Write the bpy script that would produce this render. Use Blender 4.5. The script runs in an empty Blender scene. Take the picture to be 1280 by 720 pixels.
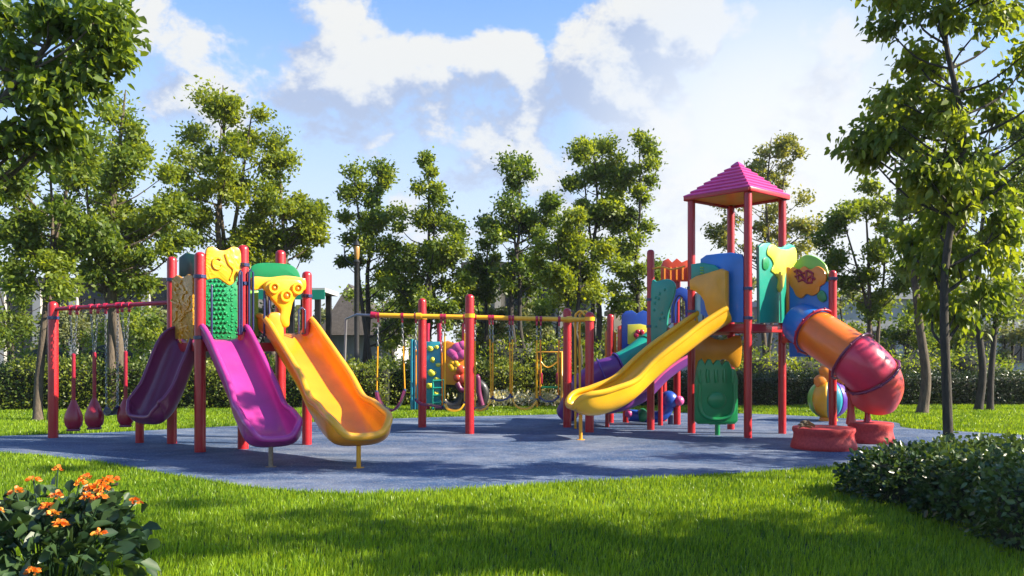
import bpy, bmesh, math, random
import numpy as np
from mathutils import Vector, Matrix

R = math.radians
sc = bpy.context.scene
COL = sc.collection
F, CX, HY, CH = 1000.0, 640.0, 440.0, 1.47     # survey of the photograph: focal length in pixels, horizon row, eye height


def on_ground(px, py):
    d = CH * F / (py - HY)
    return ((px - CX) / F * d, d, 0.0)


def at(px, py, d):
    return ((px - CX) / F * d, d, CH - (py - HY) / F * d)


class Plane:
    """vertical plane through two ground points; turns a sighted pixel into (u, z) on it"""
    def __init__(s, A, B):
        s.A = np.array([A[0], A[1]], float)
        e = np.array([B[0] - A[0], B[1] - A[1]], float)
        s.L = float(np.linalg.norm(e)); s.e = e / s.L
        s.n = np.array([s.e[1], -s.e[0]])      # towards the viewer when A is left of B
    def uv(s, px, py):
        d = np.array([(px - CX) / F, 1.0])
        t = s.n @ s.A / (s.n @ d)
        return float((d * t - s.A) @ s.e), float(CH + t * (HY - py) / F)
    def p(s, u, z, off=0.0):
        q = s.A + s.e * u + s.n * off
        return (float(q[0]), float(q[1]), z)
    def w(s, px, py, off=0.0):
        u, z = s.uv(px, py)
        return s.p(u, z, off)


# ------------------------------------------------------------------ materials
def new_mat(name):
    m = bpy.data.materials.new(name); m.use_nodes = True
    nt = m.node_tree
    return m, nt, nt.nodes['Principled BSDF']


def nd(nt, typ, **kw):
    n = nt.nodes.new(typ)
    for k, v in kw.items():
        if k.startswith('i_'):
            key = k[2:]
            key = int(key) if key.isdigit() else key.replace('_', ' ')
            n.inputs[key].default_value = v
        else:
            setattr(n, k, v)
    return n


def ramp(nt, stops):
    r = nt.nodes.new('ShaderNodeValToRGB')
    el = r.color_ramp.elements
    while len(el) < len(stops):
        el.new(0.5)
    for e, (p, c) in zip(el, stops):
        e.position = p; e.color = (*c, 1) if len(c) == 3 else c
    return r


def scale_c(c, k):
    return tuple(min(1.0, x * k) for x in c)


def plastic(name, c, rough=0.33, relief=None, dust=0.05):
    """moulded plastic or powder-coated steel: slight fading, dust, fine orange-peel; relief = (kind, scale, strength)"""
    m, nt, b = new_mat(name); L = nt.links.new
    tc = nd(nt, 'ShaderNodeTexCoord')
    n1 = nd(nt, 'ShaderNodeTexNoise', i_Scale=1.7, i_Detail=5.0, i_Roughness=0.6)
    L(tc.outputs['Object'], n1.inputs['Vector'])
    r1 = ramp(nt, [(0.3, scale_c(c, 0.82)), (0.7, scale_c(c, 1.12))])
    L(n1.outputs['Fac'], r1.inputs['Fac'])
    n2 = nd(nt, 'ShaderNodeTexNoise', i_Scale=11.0, i_Detail=6.0, i_Roughness=0.7)
    L(tc.outputs['Object'], n2.inputs['Vector'])
    r2 = ramp(nt, [(0.5, (0, 0, 0)), (0.8, (dust,) * 3)])
    L(n2.outputs['Fac'], r2.inputs['Fac'])
    mx = nd(nt, 'ShaderNodeMixRGB'); mx.inputs[2].default_value = (0.32, 0.28, 0.23, 1)
    L(r2.outputs['Color'], mx.inputs[0]); L(r1.outputs['Color'], mx.inputs[1])
    L(mx.outputs[0], b.inputs['Base Color'])
    mr = nd(nt, 'ShaderNodeMapRange', i_3=rough - 0.06, i_4=rough + 0.16)
    L(n2.outputs['Fac'], mr.inputs[0]); L(mr.outputs[0], b.inputs['Roughness'])
    bp = nd(nt, 'ShaderNodeBump', i_Strength=0.06, i_Distance=0.01)
    n3 = nd(nt, 'ShaderNodeTexNoise', i_Scale=55.0, i_Detail=2.0)
    L(tc.outputs['Object'], n3.inputs['Vector']); L(n3.outputs['Fac'], bp.inputs['Height'])
    last = bp
    if relief:
        kind, sc_, st = relief
        if kind == 'bubbles':
            v = nd(nt, 'ShaderNodeTexVoronoi', i_Scale=sc_, i_Randomness=0.55)
            L(tc.outputs['Object'], v.inputs['Vector'])
            rr = ramp(nt, [(0.25, (1, 1, 1)), (0.45, (0, 0, 0))]); L(v.outputs['Distance'], rr.inputs['Fac'])
        else:
            v = nd(nt, 'ShaderNodeTexNoise', i_Scale=sc_, i_Detail=2.0, i_Distortion=2.2)
            L(tc.outputs['Object'], v.inputs['Vector'])
            rr = ramp(nt, [(0.42, (0, 0, 0)), (0.5, (1, 1, 1)), (0.58, (0.2, 0.2, 0.2)), (0.66, (1, 1, 1))]); L(v.outputs['Fac'], rr.inputs['Fac'])
        b2 = nd(nt, 'ShaderNodeBump', i_Strength=st, i_Distance=0.03)
        L(rr.outputs['Color'], b2.inputs['Height']); L(bp.outputs[0], b2.inputs['Normal'])
        last = b2
    L(last.outputs[0], b.inputs['Normal'])
    b.inputs['IOR'].default_value = 1.45; b.inputs['Coat Weight'].default_value = .35; b.inputs['Coat Roughness'].default_value = .14
    return m


def leafy(name, c_lo, c_hi, rough=0.5, trans=0.35):
    m, nt, b = new_mat(name); L = nt.links.new
    a = nd(nt, 'ShaderNodeAttribute', attribute_name='tint')
    r = ramp(nt, [(0.0, c_lo), (1.0, c_hi)])
    L(a.outputs['Fac'], r.inputs['Fac']); L(r.outputs['Color'], b.inputs['Base Color'])
    b.inputs['Roughness'].default_value = rough
    t = nd(nt, 'ShaderNodeBsdfTranslucent')
    g = nd(nt, 'ShaderNodeMixRGB', blend_type='MULTIPLY', i_0=1.0); g.inputs[2].default_value = (2.0, 1.7, 0.55, 1)
    L(r.outputs['Color'], g.inputs[1]); L(g.outputs[0], t.inputs['Color'])
    mx = nd(nt, 'ShaderNodeMixShader', i_0=trans)
    L(b.outputs[0], mx.inputs[1]); L(t.outputs[0], mx.inputs[2])
    L(mx.outputs[0], nt.nodes['Material Output'].inputs['Surface'])
    return m


def rough_mat(name, c1, c2, scale=8.0, rough=0.85, bump=0.4, dist=0.02, stretch=None):
    m, nt, b = new_mat(name); L = nt.links.new
    tc = nd(nt, 'ShaderNodeTexCoord')
    src = tc.outputs['Object']
    if stretch:
        mp = nd(nt, 'ShaderNodeMapping'); mp.inputs['Scale'].default_value = stretch
        L(src, mp.inputs['Vector']); src = mp.outputs[0]
    n = nd(nt, 'ShaderNodeTexNoise', i_Scale=scale, i_Detail=8.0, i_Roughness=0.65)
    L(src, n.inputs['Vector'])
    r = ramp(nt, [(0.3, c1), (0.7, c2)]); L(n.outputs['Fac'], r.inputs['Fac'])
    L(r.outputs['Color'], b.inputs['Base Color']); b.inputs['Roughness'].default_value = rough
    bp = nd(nt, 'ShaderNodeBump', i_Strength=bump, i_Distance=dist)
    L(n.outputs['Fac'], bp.inputs['Height']); L(bp.outputs[0], b.inputs['Normal'])
    return m


M = {}
for key, c, rg in [('red', (0.43, 0.013, 0.020), 0.32), ('magenta', (0.42, 0.034, 0.24), 0.30), ('plum', (0.16, 0.018, 0.08), 0.35), ('deep_orange', (0.86, 0.18, 0.012), 0.28), ('dark_teal', (0.012, 0.075, 0.07), 0.4), ('golden', (0.85, 0.29, 0.008), 0.26),
                   ('purple', (0.15, 0.03, 0.24), 0.33), ('orange', (0.80, 0.25, 0.012), 0.30), ('amber', (0.80, 0.36, 0.015), 0.32),
                   ('yellow', (0.86, 0.45, 0.012), 0.28), ('lemon', (0.72, 0.68, 0.06), 0.35), ('green', (0.008, 0.24, 0.075), 0.32),
                   ('lime', (0.25, 0.55, 0.06), 0.35), ('teal', (0.008, 0.30, 0.22), 0.33), ('sky_blue', (0.02, 0.19, 0.62), 0.33),
                   ('blue', (0.012, 0.07, 0.42), 0.33), ('navy', (0.02, 0.035, 0.12), 0.35), ('roof_pink', (0.60, 0.035, 0.23), 0.38),
                   ('crimson', (0.42, 0.012, 0.055), 0.33), ('scarlet', (0.62, 0.07, 0.03), 0.33), ('pink', (0.62, 0.09, 0.30), 0.33),
                   ('cyan', (0.02, 0.28, 0.38), 0.35), ('aqua_pane', (0.30, 0.58, 0.60), 0.25), ('black', (0.015, 0.015, 0.017), 0.45),
                   ('crimson_coral', (0.74, 0.085, 0.085), 0.28), ('wine', (0.32, 0.012, 0.035), 0.28), ('violet', (0.10, 0.03, 0.33), 0.33), ('raspberry', (0.68, 0.038, 0.10), 0.28)]:
    M[key] = plastic(key + '_plastic', c, rg)
M['gold_carved'] = plastic('gold_carved_plastic', (0.80, 0.36, 0.015), 0.33, ('carved', 7.0, 0.8))
M['yellow_wavy'] = plastic('yellow_wavy_plastic', (0.80, 0.42, 0.015), 0.33, ('carved', 1.5, 0.22))
M['green_bubbles'] = plastic('green_bubble_plastic', (0.008, 0.26, 0.09), 0.3, ('bubbles', 17.0, 0.9))
M['red_cast'] = rough_mat('red_cast_rubber', (0.34, 0.015, 0.02), (0.55, 0.05, 0.05), 30.0, 0.6, 0.5, 0.012)
M['steel'] = plastic('galvanised_steel', (0.33, 0.33, 0.34), 0.4); M['steel'].node_tree.nodes['Principled BSDF'].inputs['Metallic'].default_value = 0.85
M['wood_peg'] = rough_mat('weathered_peg', (0.20, 0.14, 0.09), (0.36, 0.28, 0.19), 12, 0.8)
M['bark'] = rough_mat('grey_brown_bark', (0.045, 0.036, 0.028), (0.16, 0.125, 0.09), 7, 0.95, 0.8, 0.03, (3, 3, 0.6))
M['bark_dark'] = rough_mat('dark_bark', (0.022, 0.020, 0.018), (0.07, 0.06, 0.05), 9, 0.95, 0.8, 0.02, (3, 3, 0.6))
M['leaf_deep'] = leafy('deep_green_leaf', (0.036, 0.084, 0.014), (0.18, 0.26, 0.034), 0.40, 0.5)
M['leaf_mid'] = leafy('mid_green_leaf', (0.050, 0.108, 0.016), (0.24, 0.31, 0.034), 0.5, 0.5)
M['leaf_gold'] = leafy('yellow_green_leaf', (0.066, 0.120, 0.012), (0.27, 0.33, 0.030), 0.5, 0.5)
M['leaf_backlit'] = leafy('backlit_olive_leaf', (0.10, 0.13, 0.035), (0.27, 0.29, 0.08), 0.55, 0.42)  # paleness is the backlit glow of this tree, put into the leaf colour
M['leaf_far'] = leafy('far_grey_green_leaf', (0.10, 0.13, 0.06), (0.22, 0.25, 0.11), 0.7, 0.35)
M['leaf_hedge'] = leafy('hedge_leaf', (0.030, 0.070, 0.012), (0.20, 0.25, 0.032), 0.45, 0.4)
M['leaf_box'] = leafy('clipped_box_leaf', (0.010, 0.028, 0.010), (0.045, 0.075, 0.020), 0.36, 0.18)
M['leaf_shrub'] = leafy('glossy_shrub_leaf', (0.014, 0.042, 0.014), (0.085, 0.14, 0.036), 0.34, 0.25)
M['leaf_broad'] = leafy('broad_flower_leaf', (0.016, 0.045, 0.018), (0.055, 0.10, 0.035), 0.42, 0.2)
M['leaf_dry'] = leafy('dry_leaf', (0.12, 0.09, 0.05), (0.22, 0.17, 0.10), 0.7, 0.2)
M['petal_orange'] = leafy('orange_petal', (0.55, 0.09, 0.012), (0.85, 0.38, 0.05), 0.5, 0.25)
M['petal_white'] = leafy('pale_petal', (0.45, 0.46, 0.36), (0.75, 0.74, 0.62), 0.6, 0.25)
M['grass_blade'] = leafy('grass_blade', (0.055, 0.140, 0.006), (0.29, 0.43, 0.022), 0.42, 0.40)
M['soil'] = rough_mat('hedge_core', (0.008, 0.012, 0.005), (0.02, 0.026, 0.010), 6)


# ------------------------------------------------------------------ mesh collector
def catmull(pts, n, closed=False):
    P = np.array(pts, float); k = len(P); out = []
    segs = k if closed else k - 1
    per = max(1, int(math.ceil(n / segs)))
    for i in range(segs):
        if closed:
            p0, p1, p2, p3 = P[(i - 1) % k], P[i], P[(i + 1) % k], P[(i + 2) % k]
        else:
            p0, p1, p2, p3 = P[max(i - 1, 0)], P[i], P[i + 1], P[min(i + 2, k - 1)]
        for j in range(per):
            t = j / per
            out.append(0.5 * (2 * p1 + (p2 - p0) * t + (2 * p0 - 5 * p1 + 4 * p2 - p3) * t * t + (3 * p1 - p0 - 3 * p2 + p3) * t ** 3))
    if not closed:
        out.append(P[-1])
    return np.array(out)


def unit(v):
    v = np.asarray(v, float); n = np.linalg.norm(v)
    return v / n if n > 1e-9 else v


class MB:
    def __init__(s):
        s.v, s.f, s.k = [], [], 0
    def add(s, V, Fc):
        V = np.asarray(V, float).reshape(-1, 3)
        s.v.append(V); s.f += [tuple(i + s.k for i in f) for f in Fc]; s.k += len(V)
        return s
    def box(s, c, size, yaw=0.0, bev=0.0):
        x, y, z = (q / 2 for q in size)
        if bev:
            bm = bmesh.new(); bmesh.ops.create_cube(bm, size=1)
            for v in bm.verts: v.co = (v.co.x * 2 * x, v.co.y * 2 * y, v.co.z * 2 * z)
            bmesh.ops.bevel(bm, geom=list(bm.edges), offset=bev, segments=2, affect='EDGES', profile=0.5)
            bm.verts.index_update()
            V = np.array([v.co[:] for v in bm.verts]); Fc = [[v.index for v in f.verts] for f in bm.faces]; bm.free()
        else:
            V = np.array([(a * x, b * y, d * z) for d in (-1, 1) for b in (-1, 1) for a in (-1, 1)])
            Fc = [(0, 2, 3, 1), (4, 5, 7, 6), (0, 1, 5, 4), (2, 6, 7, 3), (0, 4, 6, 2), (1, 3, 7, 5)]
        ca, sa = math.cos(yaw), math.sin(yaw)
        W = np.stack([V[:, 0] * ca - V[:, 1] * sa, V[:, 0] * sa + V[:, 1] * ca, V[:, 2]], 1) + np.array(c)
        return s.add(W, Fc)
    def bar(s, a, b, w, h, bev=0.0):
        """horizontal bar of width w and height h from a to b (its mid-line)"""
        a, b = np.array(a, float), np.array(b, float); d = b - a
        return s.box((a + b) / 2, (np.linalg.norm(d[:2]), w, h), math.atan2(d[1], d[0]), bev)
    def tube(s, pts, r, n=8, cap=True, closed=False):
        P = np.array(pts, float); k = len(P)
        rr = np.full(k, r, float) if np.isscalar(r) else np.array(r, float)
        T = np.roll(P, -1, 0) - np.roll(P, 1, 0) if closed else np.gradient(P, axis=0)
        T /= np.maximum(np.linalg.norm(T, axis=1, keepdims=True), 1e-9)
        ref = np.array([0, 0, 1.0]) if abs(T[0][2]) < 0.9 else np.array([1.0, 0, 0])
        u = unit(np.cross(T[0], ref)); V = []
        a = np.arange(n) * 2 * math.pi / n
        for i in range(k):
            u = unit(u - T[i] * (u @ T[i])); w = np.cross(T[i], u)
            V.append(P[i] + rr[i] * (np.cos(a)[:, None] * u + np.sin(a)[:, None] * w))
        Fc = []
        for i in range(k if closed else k - 1):
            j = (i + 1) % k
            for q in range(n):
                q2 = (q + 1) % n
                Fc.append((i * n + q, i * n + q2, j * n + q2, j * n + q))
        if cap and not closed:
            Fc.append(tuple(range(n - 1, -1, -1))); Fc.append(tuple((k - 1) * n + q for q in range(n)))
        return s.add(np.concatenate(V), Fc)
    def lathe(s, prof, c=(0, 0, 0), n=20, axis=None):
        """prof: (radius, height) from bottom to top; axis: direction of the height"""
        a = np.arange(n) * 2 * math.pi / n; V = []
        for r, z in prof:
            V.append(np.stack([np.cos(a) * r, np.sin(a) * r, np.full(n, z)], 1))
        V = np.concatenate(V)
        if axis is not None:
            q = np.array(Vector((0, 0, 1)).rotation_difference(Vector(axis)).to_matrix()); V = V @ q.T
        Fc = []
        for i in range(len(prof) - 1):
            for q in range(n):
                q2 = (q + 1) % n
                Fc.append((i * n + q, i * n + q2, (i + 1) * n + q2, (i + 1) * n + q))
        Fc.append(tuple(range(n - 1, -1, -1))); Fc.append(tuple((len(prof) - 1) * n + q for q in range(n)))
        return s.add(V + np.array(c), Fc)
    def ell(s, c, rad, nu=16, nv=10, lump=0.0, seed=0):
        rs = np.random.RandomState(seed)
        pr = [(math.sin(math.pi * j / nv), -math.cos(math.pi * j / nv)) for j in range(nv + 1)]
        pr[0] = (0.02, -1); pr[-1] = (0.02, 1)
        a = np.arange(nu) * 2 * math.pi / nu
        V = np.concatenate([np.stack([np.cos(a) * r, np.sin(a) * r, np.full(nu, z)], 1) for r, z in pr])
        if lump:
            V *= (1 + lump * np.sin(V @ rs.randn(3) * 4 + 1)[:, None] + lump * np.sin(V @ rs.randn(3) * 6)[:, None])
        Fc = [(i * nu + q, i * nu + (q + 1) % nu, (i + 1) * nu + (q + 1) % nu, (i + 1) * nu + q) for i in range(nv) for q in range(nu)]
        Fc += [tuple(range(nu - 1, -1, -1)), tuple(nv * nu + q for q in range(nu))]
        return s.add(V * np.array(rad) + np.array(c), Fc)
    def grid(s, G, flip=False):
        """G: rows x cols x 3"""
        G = np.asarray(G); a, b = G.shape[:2]; Fc = []
        for i in range(a - 1):
            for j in range(b - 1):
                q = (i * b + j, i * b + j + 1, (i + 1) * b + j + 1, (i + 1) * b + j)
                Fc.append(q[::-1] if flip else q)
        return s.add(G.reshape(-1, 3), Fc)
    def panel(s, pl, uv, th=0.04, off=0.0, bev=0.012, smooth=0):
        """slab cut to an outline (u, z) on a vertical plane, both faces rounded at the edge"""
        P = np.array(uv, float)
        if smooth:
            P = catmull(P, smooth, True)
        area = 0.5 * np.sum(P[:, 0] * np.roll(P[:, 1], -1) - np.roll(P[:, 0], -1) * P[:, 1])
        if area < 0: P = P[::-1]
        bm = bmesh.new()
        vs = [bm.verts.new((u, 0, z)) for u, z in P]
        f = bm.faces.new(vs)
        g = bmesh.ops.extrude_face_region(bm, geom=[f])
        nv = [x for x in g['geom'] if isinstance(x, bmesh.types.BMVert)]
        for v in nv: v.co.y -= th
        bm.faces.ensure_lookup_table()
        rim = [e for e in bm.edges if len(e.link_faces) == 2 and any(len(q.verts) > 4 for q in e.link_faces) or
               (len(P) <= 4)]
        bmesh.ops.recalc_face_normals(bm, faces=list(bm.faces))
        if bev:
            try:
                bmesh.ops.bevel(bm, geom=rim, offset=bev, segments=2, affect='EDGES', profile=0.5, clamp_overlap=True)
            except Exception:
                pass
        bmesh.ops.triangulate(bm, faces=[q for q in bm.faces if len(q.verts) > 4])
        bm.verts.index_update()
        V = np.array([pl.p(v.co.x, v.co.z, off - v.co.y - th / 2) for v in bm.verts])
        Fc = [[v.index for v in q.verts] for q in bm.faces]
        bm.free()
        return s.add(V, Fc)
    def build(s, name, mat, parent=None, smooth=True, angle=38, solid=0.0, tint=None):
        me = bpy.data.meshes.new(name)
        V = np.concatenate(s.v); org = np.zeros(3); q = parent
        while q is not None:
            org += np.array(q.location[:]); q = q.parent
        V = V - org
        me.from_pydata(V.tolist(), [], s.f)
        me.update()
        if smooth:
            me.shade_smooth(); me.set_sharp_from_angle(angle=R(angle))
        me.materials.append(mat)
        if tint is not None:
            at_ = me.attributes.new('tint', 'FLOAT', 'FACE'); at_.data.foreach_set('value', np.asarray(tint, np.float32))
        o = bpy.data.objects.new(name, me); COL.objects.link(o)
        if parent is not None: o.parent = parent
        if solid:
            md = o.modifiers.new('thick', 'SOLIDIFY'); md.thickness = solid; md.offset = -1
        return o


def fast_mesh(name, V, quads, tint, mat, parent=None, tris=None):
    """big leaf or blade meshes straight from arrays"""
    org = np.zeros(3); q = parent
    while q is not None:
        org += np.array(q.location[:]); q = q.parent
    me = bpy.data.meshes.new(name)
    V = np.asarray(V, np.float32) - org.astype(np.float32)
    nq = len(quads); nt_ = 0 if tris is None else len(tris)
    me.vertices.add(len(V)); me.vertices.foreach_set('co', V.ravel())
    idx = np.asarray(quads, np.int32).ravel()
    tot = np.full(nq, 4, np.int32)
    if nt_:
        idx = np.concatenate([idx, np.asarray(tris, np.int32).ravel()]); tot = np.concatenate([tot, np.full(nt_, 3, np.int32)])
    me.loops.add(len(idx)); me.loops.foreach_set('vertex_index', idx)
    me.polygons.add(nq + nt_)
    st = np.concatenate([[0], np.cumsum(tot)[:-1]]).astype(np.int32)
    me.polygons.foreach_set('loop_start', st)
    me.polygons.foreach_set('loop_total', tot)
    me.update(calc_edges=True)
    a = me.attributes.new('tint', 'FLOAT', 'FACE'); a.data.foreach_set('value', np.asarray(tint, np.float32))
    me.materials.append(mat)
    o = bpy.data.objects.new(name, me); COL.objects.link(o)
    if parent is not None: o.parent = parent
    return o


def tag(o, label=None, cat=None, group=None, kind=None):
    if label: o['label'] = label
    if cat: o['category'] = cat
    if group: o['group'] = group
    if kind: o['kind'] = kind
    return o


def thing(name, loc, label, cat, group=None):
    o = bpy.data.objects.new(name, None); COL.objects.link(o)
    o.location = loc; o.empty_display_size = 0.1
    return tag(o, label, cat, group)


def copy_tree(o, parent=None):
    c = o.copy(); COL.objects.link(c)
    if parent is not None: c.parent = parent
    for ch in [x for x in bpy.data.objects if x.parent == o]:
        copy_tree(ch, c)
    return c


# ------------------------------------------------------------------ leaves
def leaf_quads(rs, C, D, L, W, droop=0.0):
    """one folded leaf per row: base C, pointing direction D, length L, width W -> verts (n*6), quads (n*2)"""
    n = len(C)
    rnd = rs.randn(n, 3)
    side = np.cross(D, rnd); side /= np.maximum(np.linalg.norm(side, axis=1, keepdims=True), 1e-6)
    nor = np.cross(side, D)
    nor *= np.where(nor[:, 2:3] < 0, -1, 1)
    L = L[:, None]; W = W[:, None]
    mid1 = C + D * L * 0.35; mid2 = C + D * L * 0.72 - np.array([0, 0, 1.0]) * L * droop * 0.4
    tip = C + D * L - np.array([0, 0, 1.0]) * L * droop
    a = mid1 + side * W * 0.5 + nor * W * 0.12; b = mid1 - side * W * 0.5 + nor * W * 0.12
    c2 = mid2 + side * W * 0.36 + nor * W * 0.10; d2 = mid2 - side * W * 0.36 + nor * W * 0.10
    V = np.stack([C, a, c2, tip, d2, b], 1).reshape(-1, 3)
    i = np.arange(n)[:, None] * 6
    Q = np.concatenate([i + np.array([[0, 1, 2, 3]]), i + np.array([[0, 3, 4, 5]])], 1).reshape(-1, 4)
    return V, Q


def simple_leaves(rs, C, D, L, W):
    n = len(C)
    side = np.cross(D, rs.randn(n, 3)); side /= np.maximum(np.linalg.norm(side, axis=1, keepdims=True), 1e-6)
    L = L[:, None]; W = W[:, None]
    V = np.stack([C, C + D * L * 0.5 + side * W * 0.5, C + D * L, C + D * L * 0.5 - side * W * 0.5], 1).reshape(-1, 3)
    Q = np.arange(n * 4).reshape(-1, 4)
    return V, Q


def sphere_dirs(rs, n):
    v = rs.randn(n, 3)
    return v / np.linalg.norm(v, axis=1, keepdims=True)


def make_tree(name, label, base, D, lobes, leaf_mat, bark_mat, n_leaf=9000, leaf=0.16, trunk_r=0.12, stems=1, seed=1, group=None,
              clump=0.36, density=1.0, lean=0.0, fine=False, cat='tree', droop=0.25, open_=0.5):
    """lobes: sighted (px, py, rx, ry) at distance D, each given its own depth; limbs run from the stems to every clump of leaves"""
    rs = np.random.RandomState(seed)
    root = thing(name, (base[0], base[1], 0.0), label, cat, group)
    lob = []; clump *= .85; density *= .74
    for (px, py, rx, ry) in lobes:
        c = np.array(at(px, py, D)); r = np.array([rx, rx, ry]) * D / F
        dx = abs(c[0] - base[0])
        c[1] = base[1] + rs.uniform(-0.55, 0.55) * max(0.5, r[0])
        lob.append((c, r))
    top = max(c[2] + r[2] * 0.5 for c, r in lob)
    ztops = sorted(lob, key=lambda t: -t[0][2])
    mb = MB(); stem_pts = []
    for sidx in range(stems):
        c, r = ztops[sidx % len(ztops)] if stems > 1 else ztops[0]
        end = np.array([c[0] + rs.uniform(-.1, .1), c[1], c[2] + r[2] * 0.55])
        b0 = np.array([base[0] + (rs.uniform(-.25, .25) if stems > 1 else 0), base[1] + (rs.uniform(-.25, .25) if stems > 1 else 0), -0.05])
        pts = [b0]
        for t in (0.15, 0.35, 0.55, 0.75):
            q = b0 + (end - b0) * np.array([t ** 1.5, t ** 1.5, t])
            q += np.array([rs.uniform(-1, 1), rs.uniform(-1, 1), 0]) * 0.035 * top * (0.5 + lean)
            pts.append(q)
        pts.append(end)
        P = catmull(pts, 22); k = len(P)
        rad = trunk_r * (1 - np.linspace(0, 1, k)) ** 0.8 * (0.8 if sidx else 1.0) + 0.012
        rad[0] *= 1.35; rad[1] *= 1.1
        mb.tube(P, rad, 9)
        stem_pts.append((P, rad))
    # clumps
    area = np.array([r[0] * r[2] * 1.4 + r[0] ** 2 for c, r in lob])
    ncl = np.maximum(4, (area / (clump ** 2) * 0.62 * density)).astype(int)
    cl = []
    for (c, r), n in zip(lob, ncl):
        d = sphere_dirs(rs, n)
        rr = rs.uniform(open_, 1.0, (n, 1)); rr = np.where(rs.rand(n, 1) < .15, rs.uniform(1.0, 1.32, (n, 1)), rr)
        cl.append(c + d * r * rr)
    cl = np.concatenate(cl)
    cl = cl[cl[:, 2] > 0.6]
    for q in cl:
        best = None
        for P, rad in stem_pts:
            dist = np.linalg.norm((P - q)[:, :2], axis=1)
            want = np.abs(P[:, 2] - (q[2] - 0.55 * dist - 0.15))
            i = int(np.argmin(want + 0.4 * dist))
            sc_ = want[i] + 0.4 * dist[i]
            if best is None or sc_ < best[0]:
                best = (sc_, P[i], rad[i])
        _, a, ra = best
        m_ = a * 0.5 + q * 0.5 + np.array([rs.uniform(-.12, .12), rs.uniform(-.12, .12), -0.10 * np.linalg.norm(q - a)])
        pts = catmull([a, m_, q], 6)
        r0 = min(ra * 0.55, 0.012 + 0.016 * np.linalg.norm(q - a))
        mb.tube(pts, np.linspace(r0, 0.006, len(pts)), 5, cap=False)
    mb.build('trunk', bark_mat, root, angle=60)
    if not fine: n_leaf = int(n_leaf * 1.2); leaf *= .84
    per = max(6, n_leaf // max(1, len(cl)))
    n = per * len(cl)
    idx = np.repeat(np.arange(len(cl)), per)
    off = rs.randn(n, 3) * clump * np.array([0.52, 0.52, 0.42]) * rs.uniform(0.6, 1.25, len(cl))[idx][:, None]
    C = cl[idx] + off
    cen = np.array([base[0], base[1], top * 0.5])
    out = C - cen; out[:, 2] *= 0.3; out /= np.maximum(np.linalg.norm(out, axis=1, keepdims=True), 1e-6)
    Dv = out * 0.45 + rs.randn(n, 3) * 0.7 + np.array([0, 0, -droop]); Dv /= np.linalg.norm(Dv, axis=1, keepdims=True)
    Ls = leaf * rs.uniform(0.65, 1.25, n); Ws = Ls * rs.uniform(0.45, 0.62, n)
    ctint = rs.uniform(0, 1, len(cl))[idx]
    tint = np.clip(0.55 * ctint + 0.45 * rs.uniform(0, 1, n), 0, 1)
    if fine:
        V, Q = leaf_quads(rs, C, Dv, Ls, Ws, 0.18); tint = np.repeat(tint, 2)
    else:
        V, Q = simple_leaves(rs, C, Dv, Ls, Ws)
    fast_mesh('crown', V, Q, tint, leaf_mat, root)
    return root


def leaf_mass(rs, surf_pts, surf_nor, leaf, droop=0.15, fine=False, jitter=0.06):
    n = len(surf_pts)
    C = surf_pts + rs.randn(n, 3) * jitter
    Dv = surf_nor * 0.7 + rs.randn(n, 3) * 0.6 + np.array([0, 0, 0.1 - droop]); Dv /= np.linalg.norm(Dv, axis=1, keepdims=True)
    Ls = leaf * rs.uniform(0.6, 1.3, n); Ws = Ls * rs.uniform(0.45, 0.65, n)
    if fine:
        V, Q = leaf_quads(rs, C, Dv, Ls, Ws, 0.12); return V, Q, 2
    V, Q = simple_leaves(rs, C, Dv, Ls, Ws)
    return V, Q, 1


def mound(name, label, blobs, leaf_mat, n, leaf, seed, cat='shrub', group=None, fine=False, sq=1.0, jitter=0.06, core=0.86):
    """leafy mass: blobs = (centre xyz, radii); leaves cover the union's outside, a dark twiggy core closes it"""
    rs = np.random.RandomState(seed)
    c0 = blobs[0][0]
    root = thing(name, (c0[0], c0[1], 0.0), label, cat, group)
    mb = MB()
    P, N = [], []
    ar = np.array([b[1][0] * b[1][1] + b[1][0] * b[1][2] + b[1][1] * b[1][2] for b in blobs]); ar = ar / ar.sum()
    for k, (c, r) in enumerate(blobs):
        mb.ell((0, 0, 0), (1, 1, 1), 22, 14, 0.0, k)
        cv = mb.v[-1]; mb.v[-1] = np.array(c) + np.sign(cv) * np.abs(cv) ** sq * np.array(r) * (core if sq == 1 else .80)
        m_ = int(n * ar[k]); d = sphere_dirs(rs, m_)
        lump = 1 + 0.07 * np.sin(d @ rs.randn(3) * 7) + 0.06 * np.sin(d @ rs.randn(3) * 11) - np.abs(rs.randn(m_)) * 0.05
        p = np.array(c) + np.sign(d) * np.abs(d) ** sq * np.array(r) * lump[:, None]
        nn = d / np.array(r); nn /= np.linalg.norm(nn, axis=1, keepdims=True)
        ok = p[:, 2] > 0.0
        for j, (c2, r2) in enumerate(blobs):
            if j != k:
                ok &= (((p - np.array(c2)) / (np.array(r2) * 0.88)) ** 2).sum(1) > 1
        P.append(p[ok]); N.append(nn[ok])
    P = np.concatenate(P); N = np.concatenate(N)
    V, Q, rep = leaf_mass(rs, P, N, leaf, fine=fine, jitter=jitter)
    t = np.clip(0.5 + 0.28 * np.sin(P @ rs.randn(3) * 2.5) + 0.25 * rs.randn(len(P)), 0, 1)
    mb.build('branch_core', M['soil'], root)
    fast_mesh('foliage', V, Q, np.repeat(t, rep), leaf_mat, root)
    return root


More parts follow.
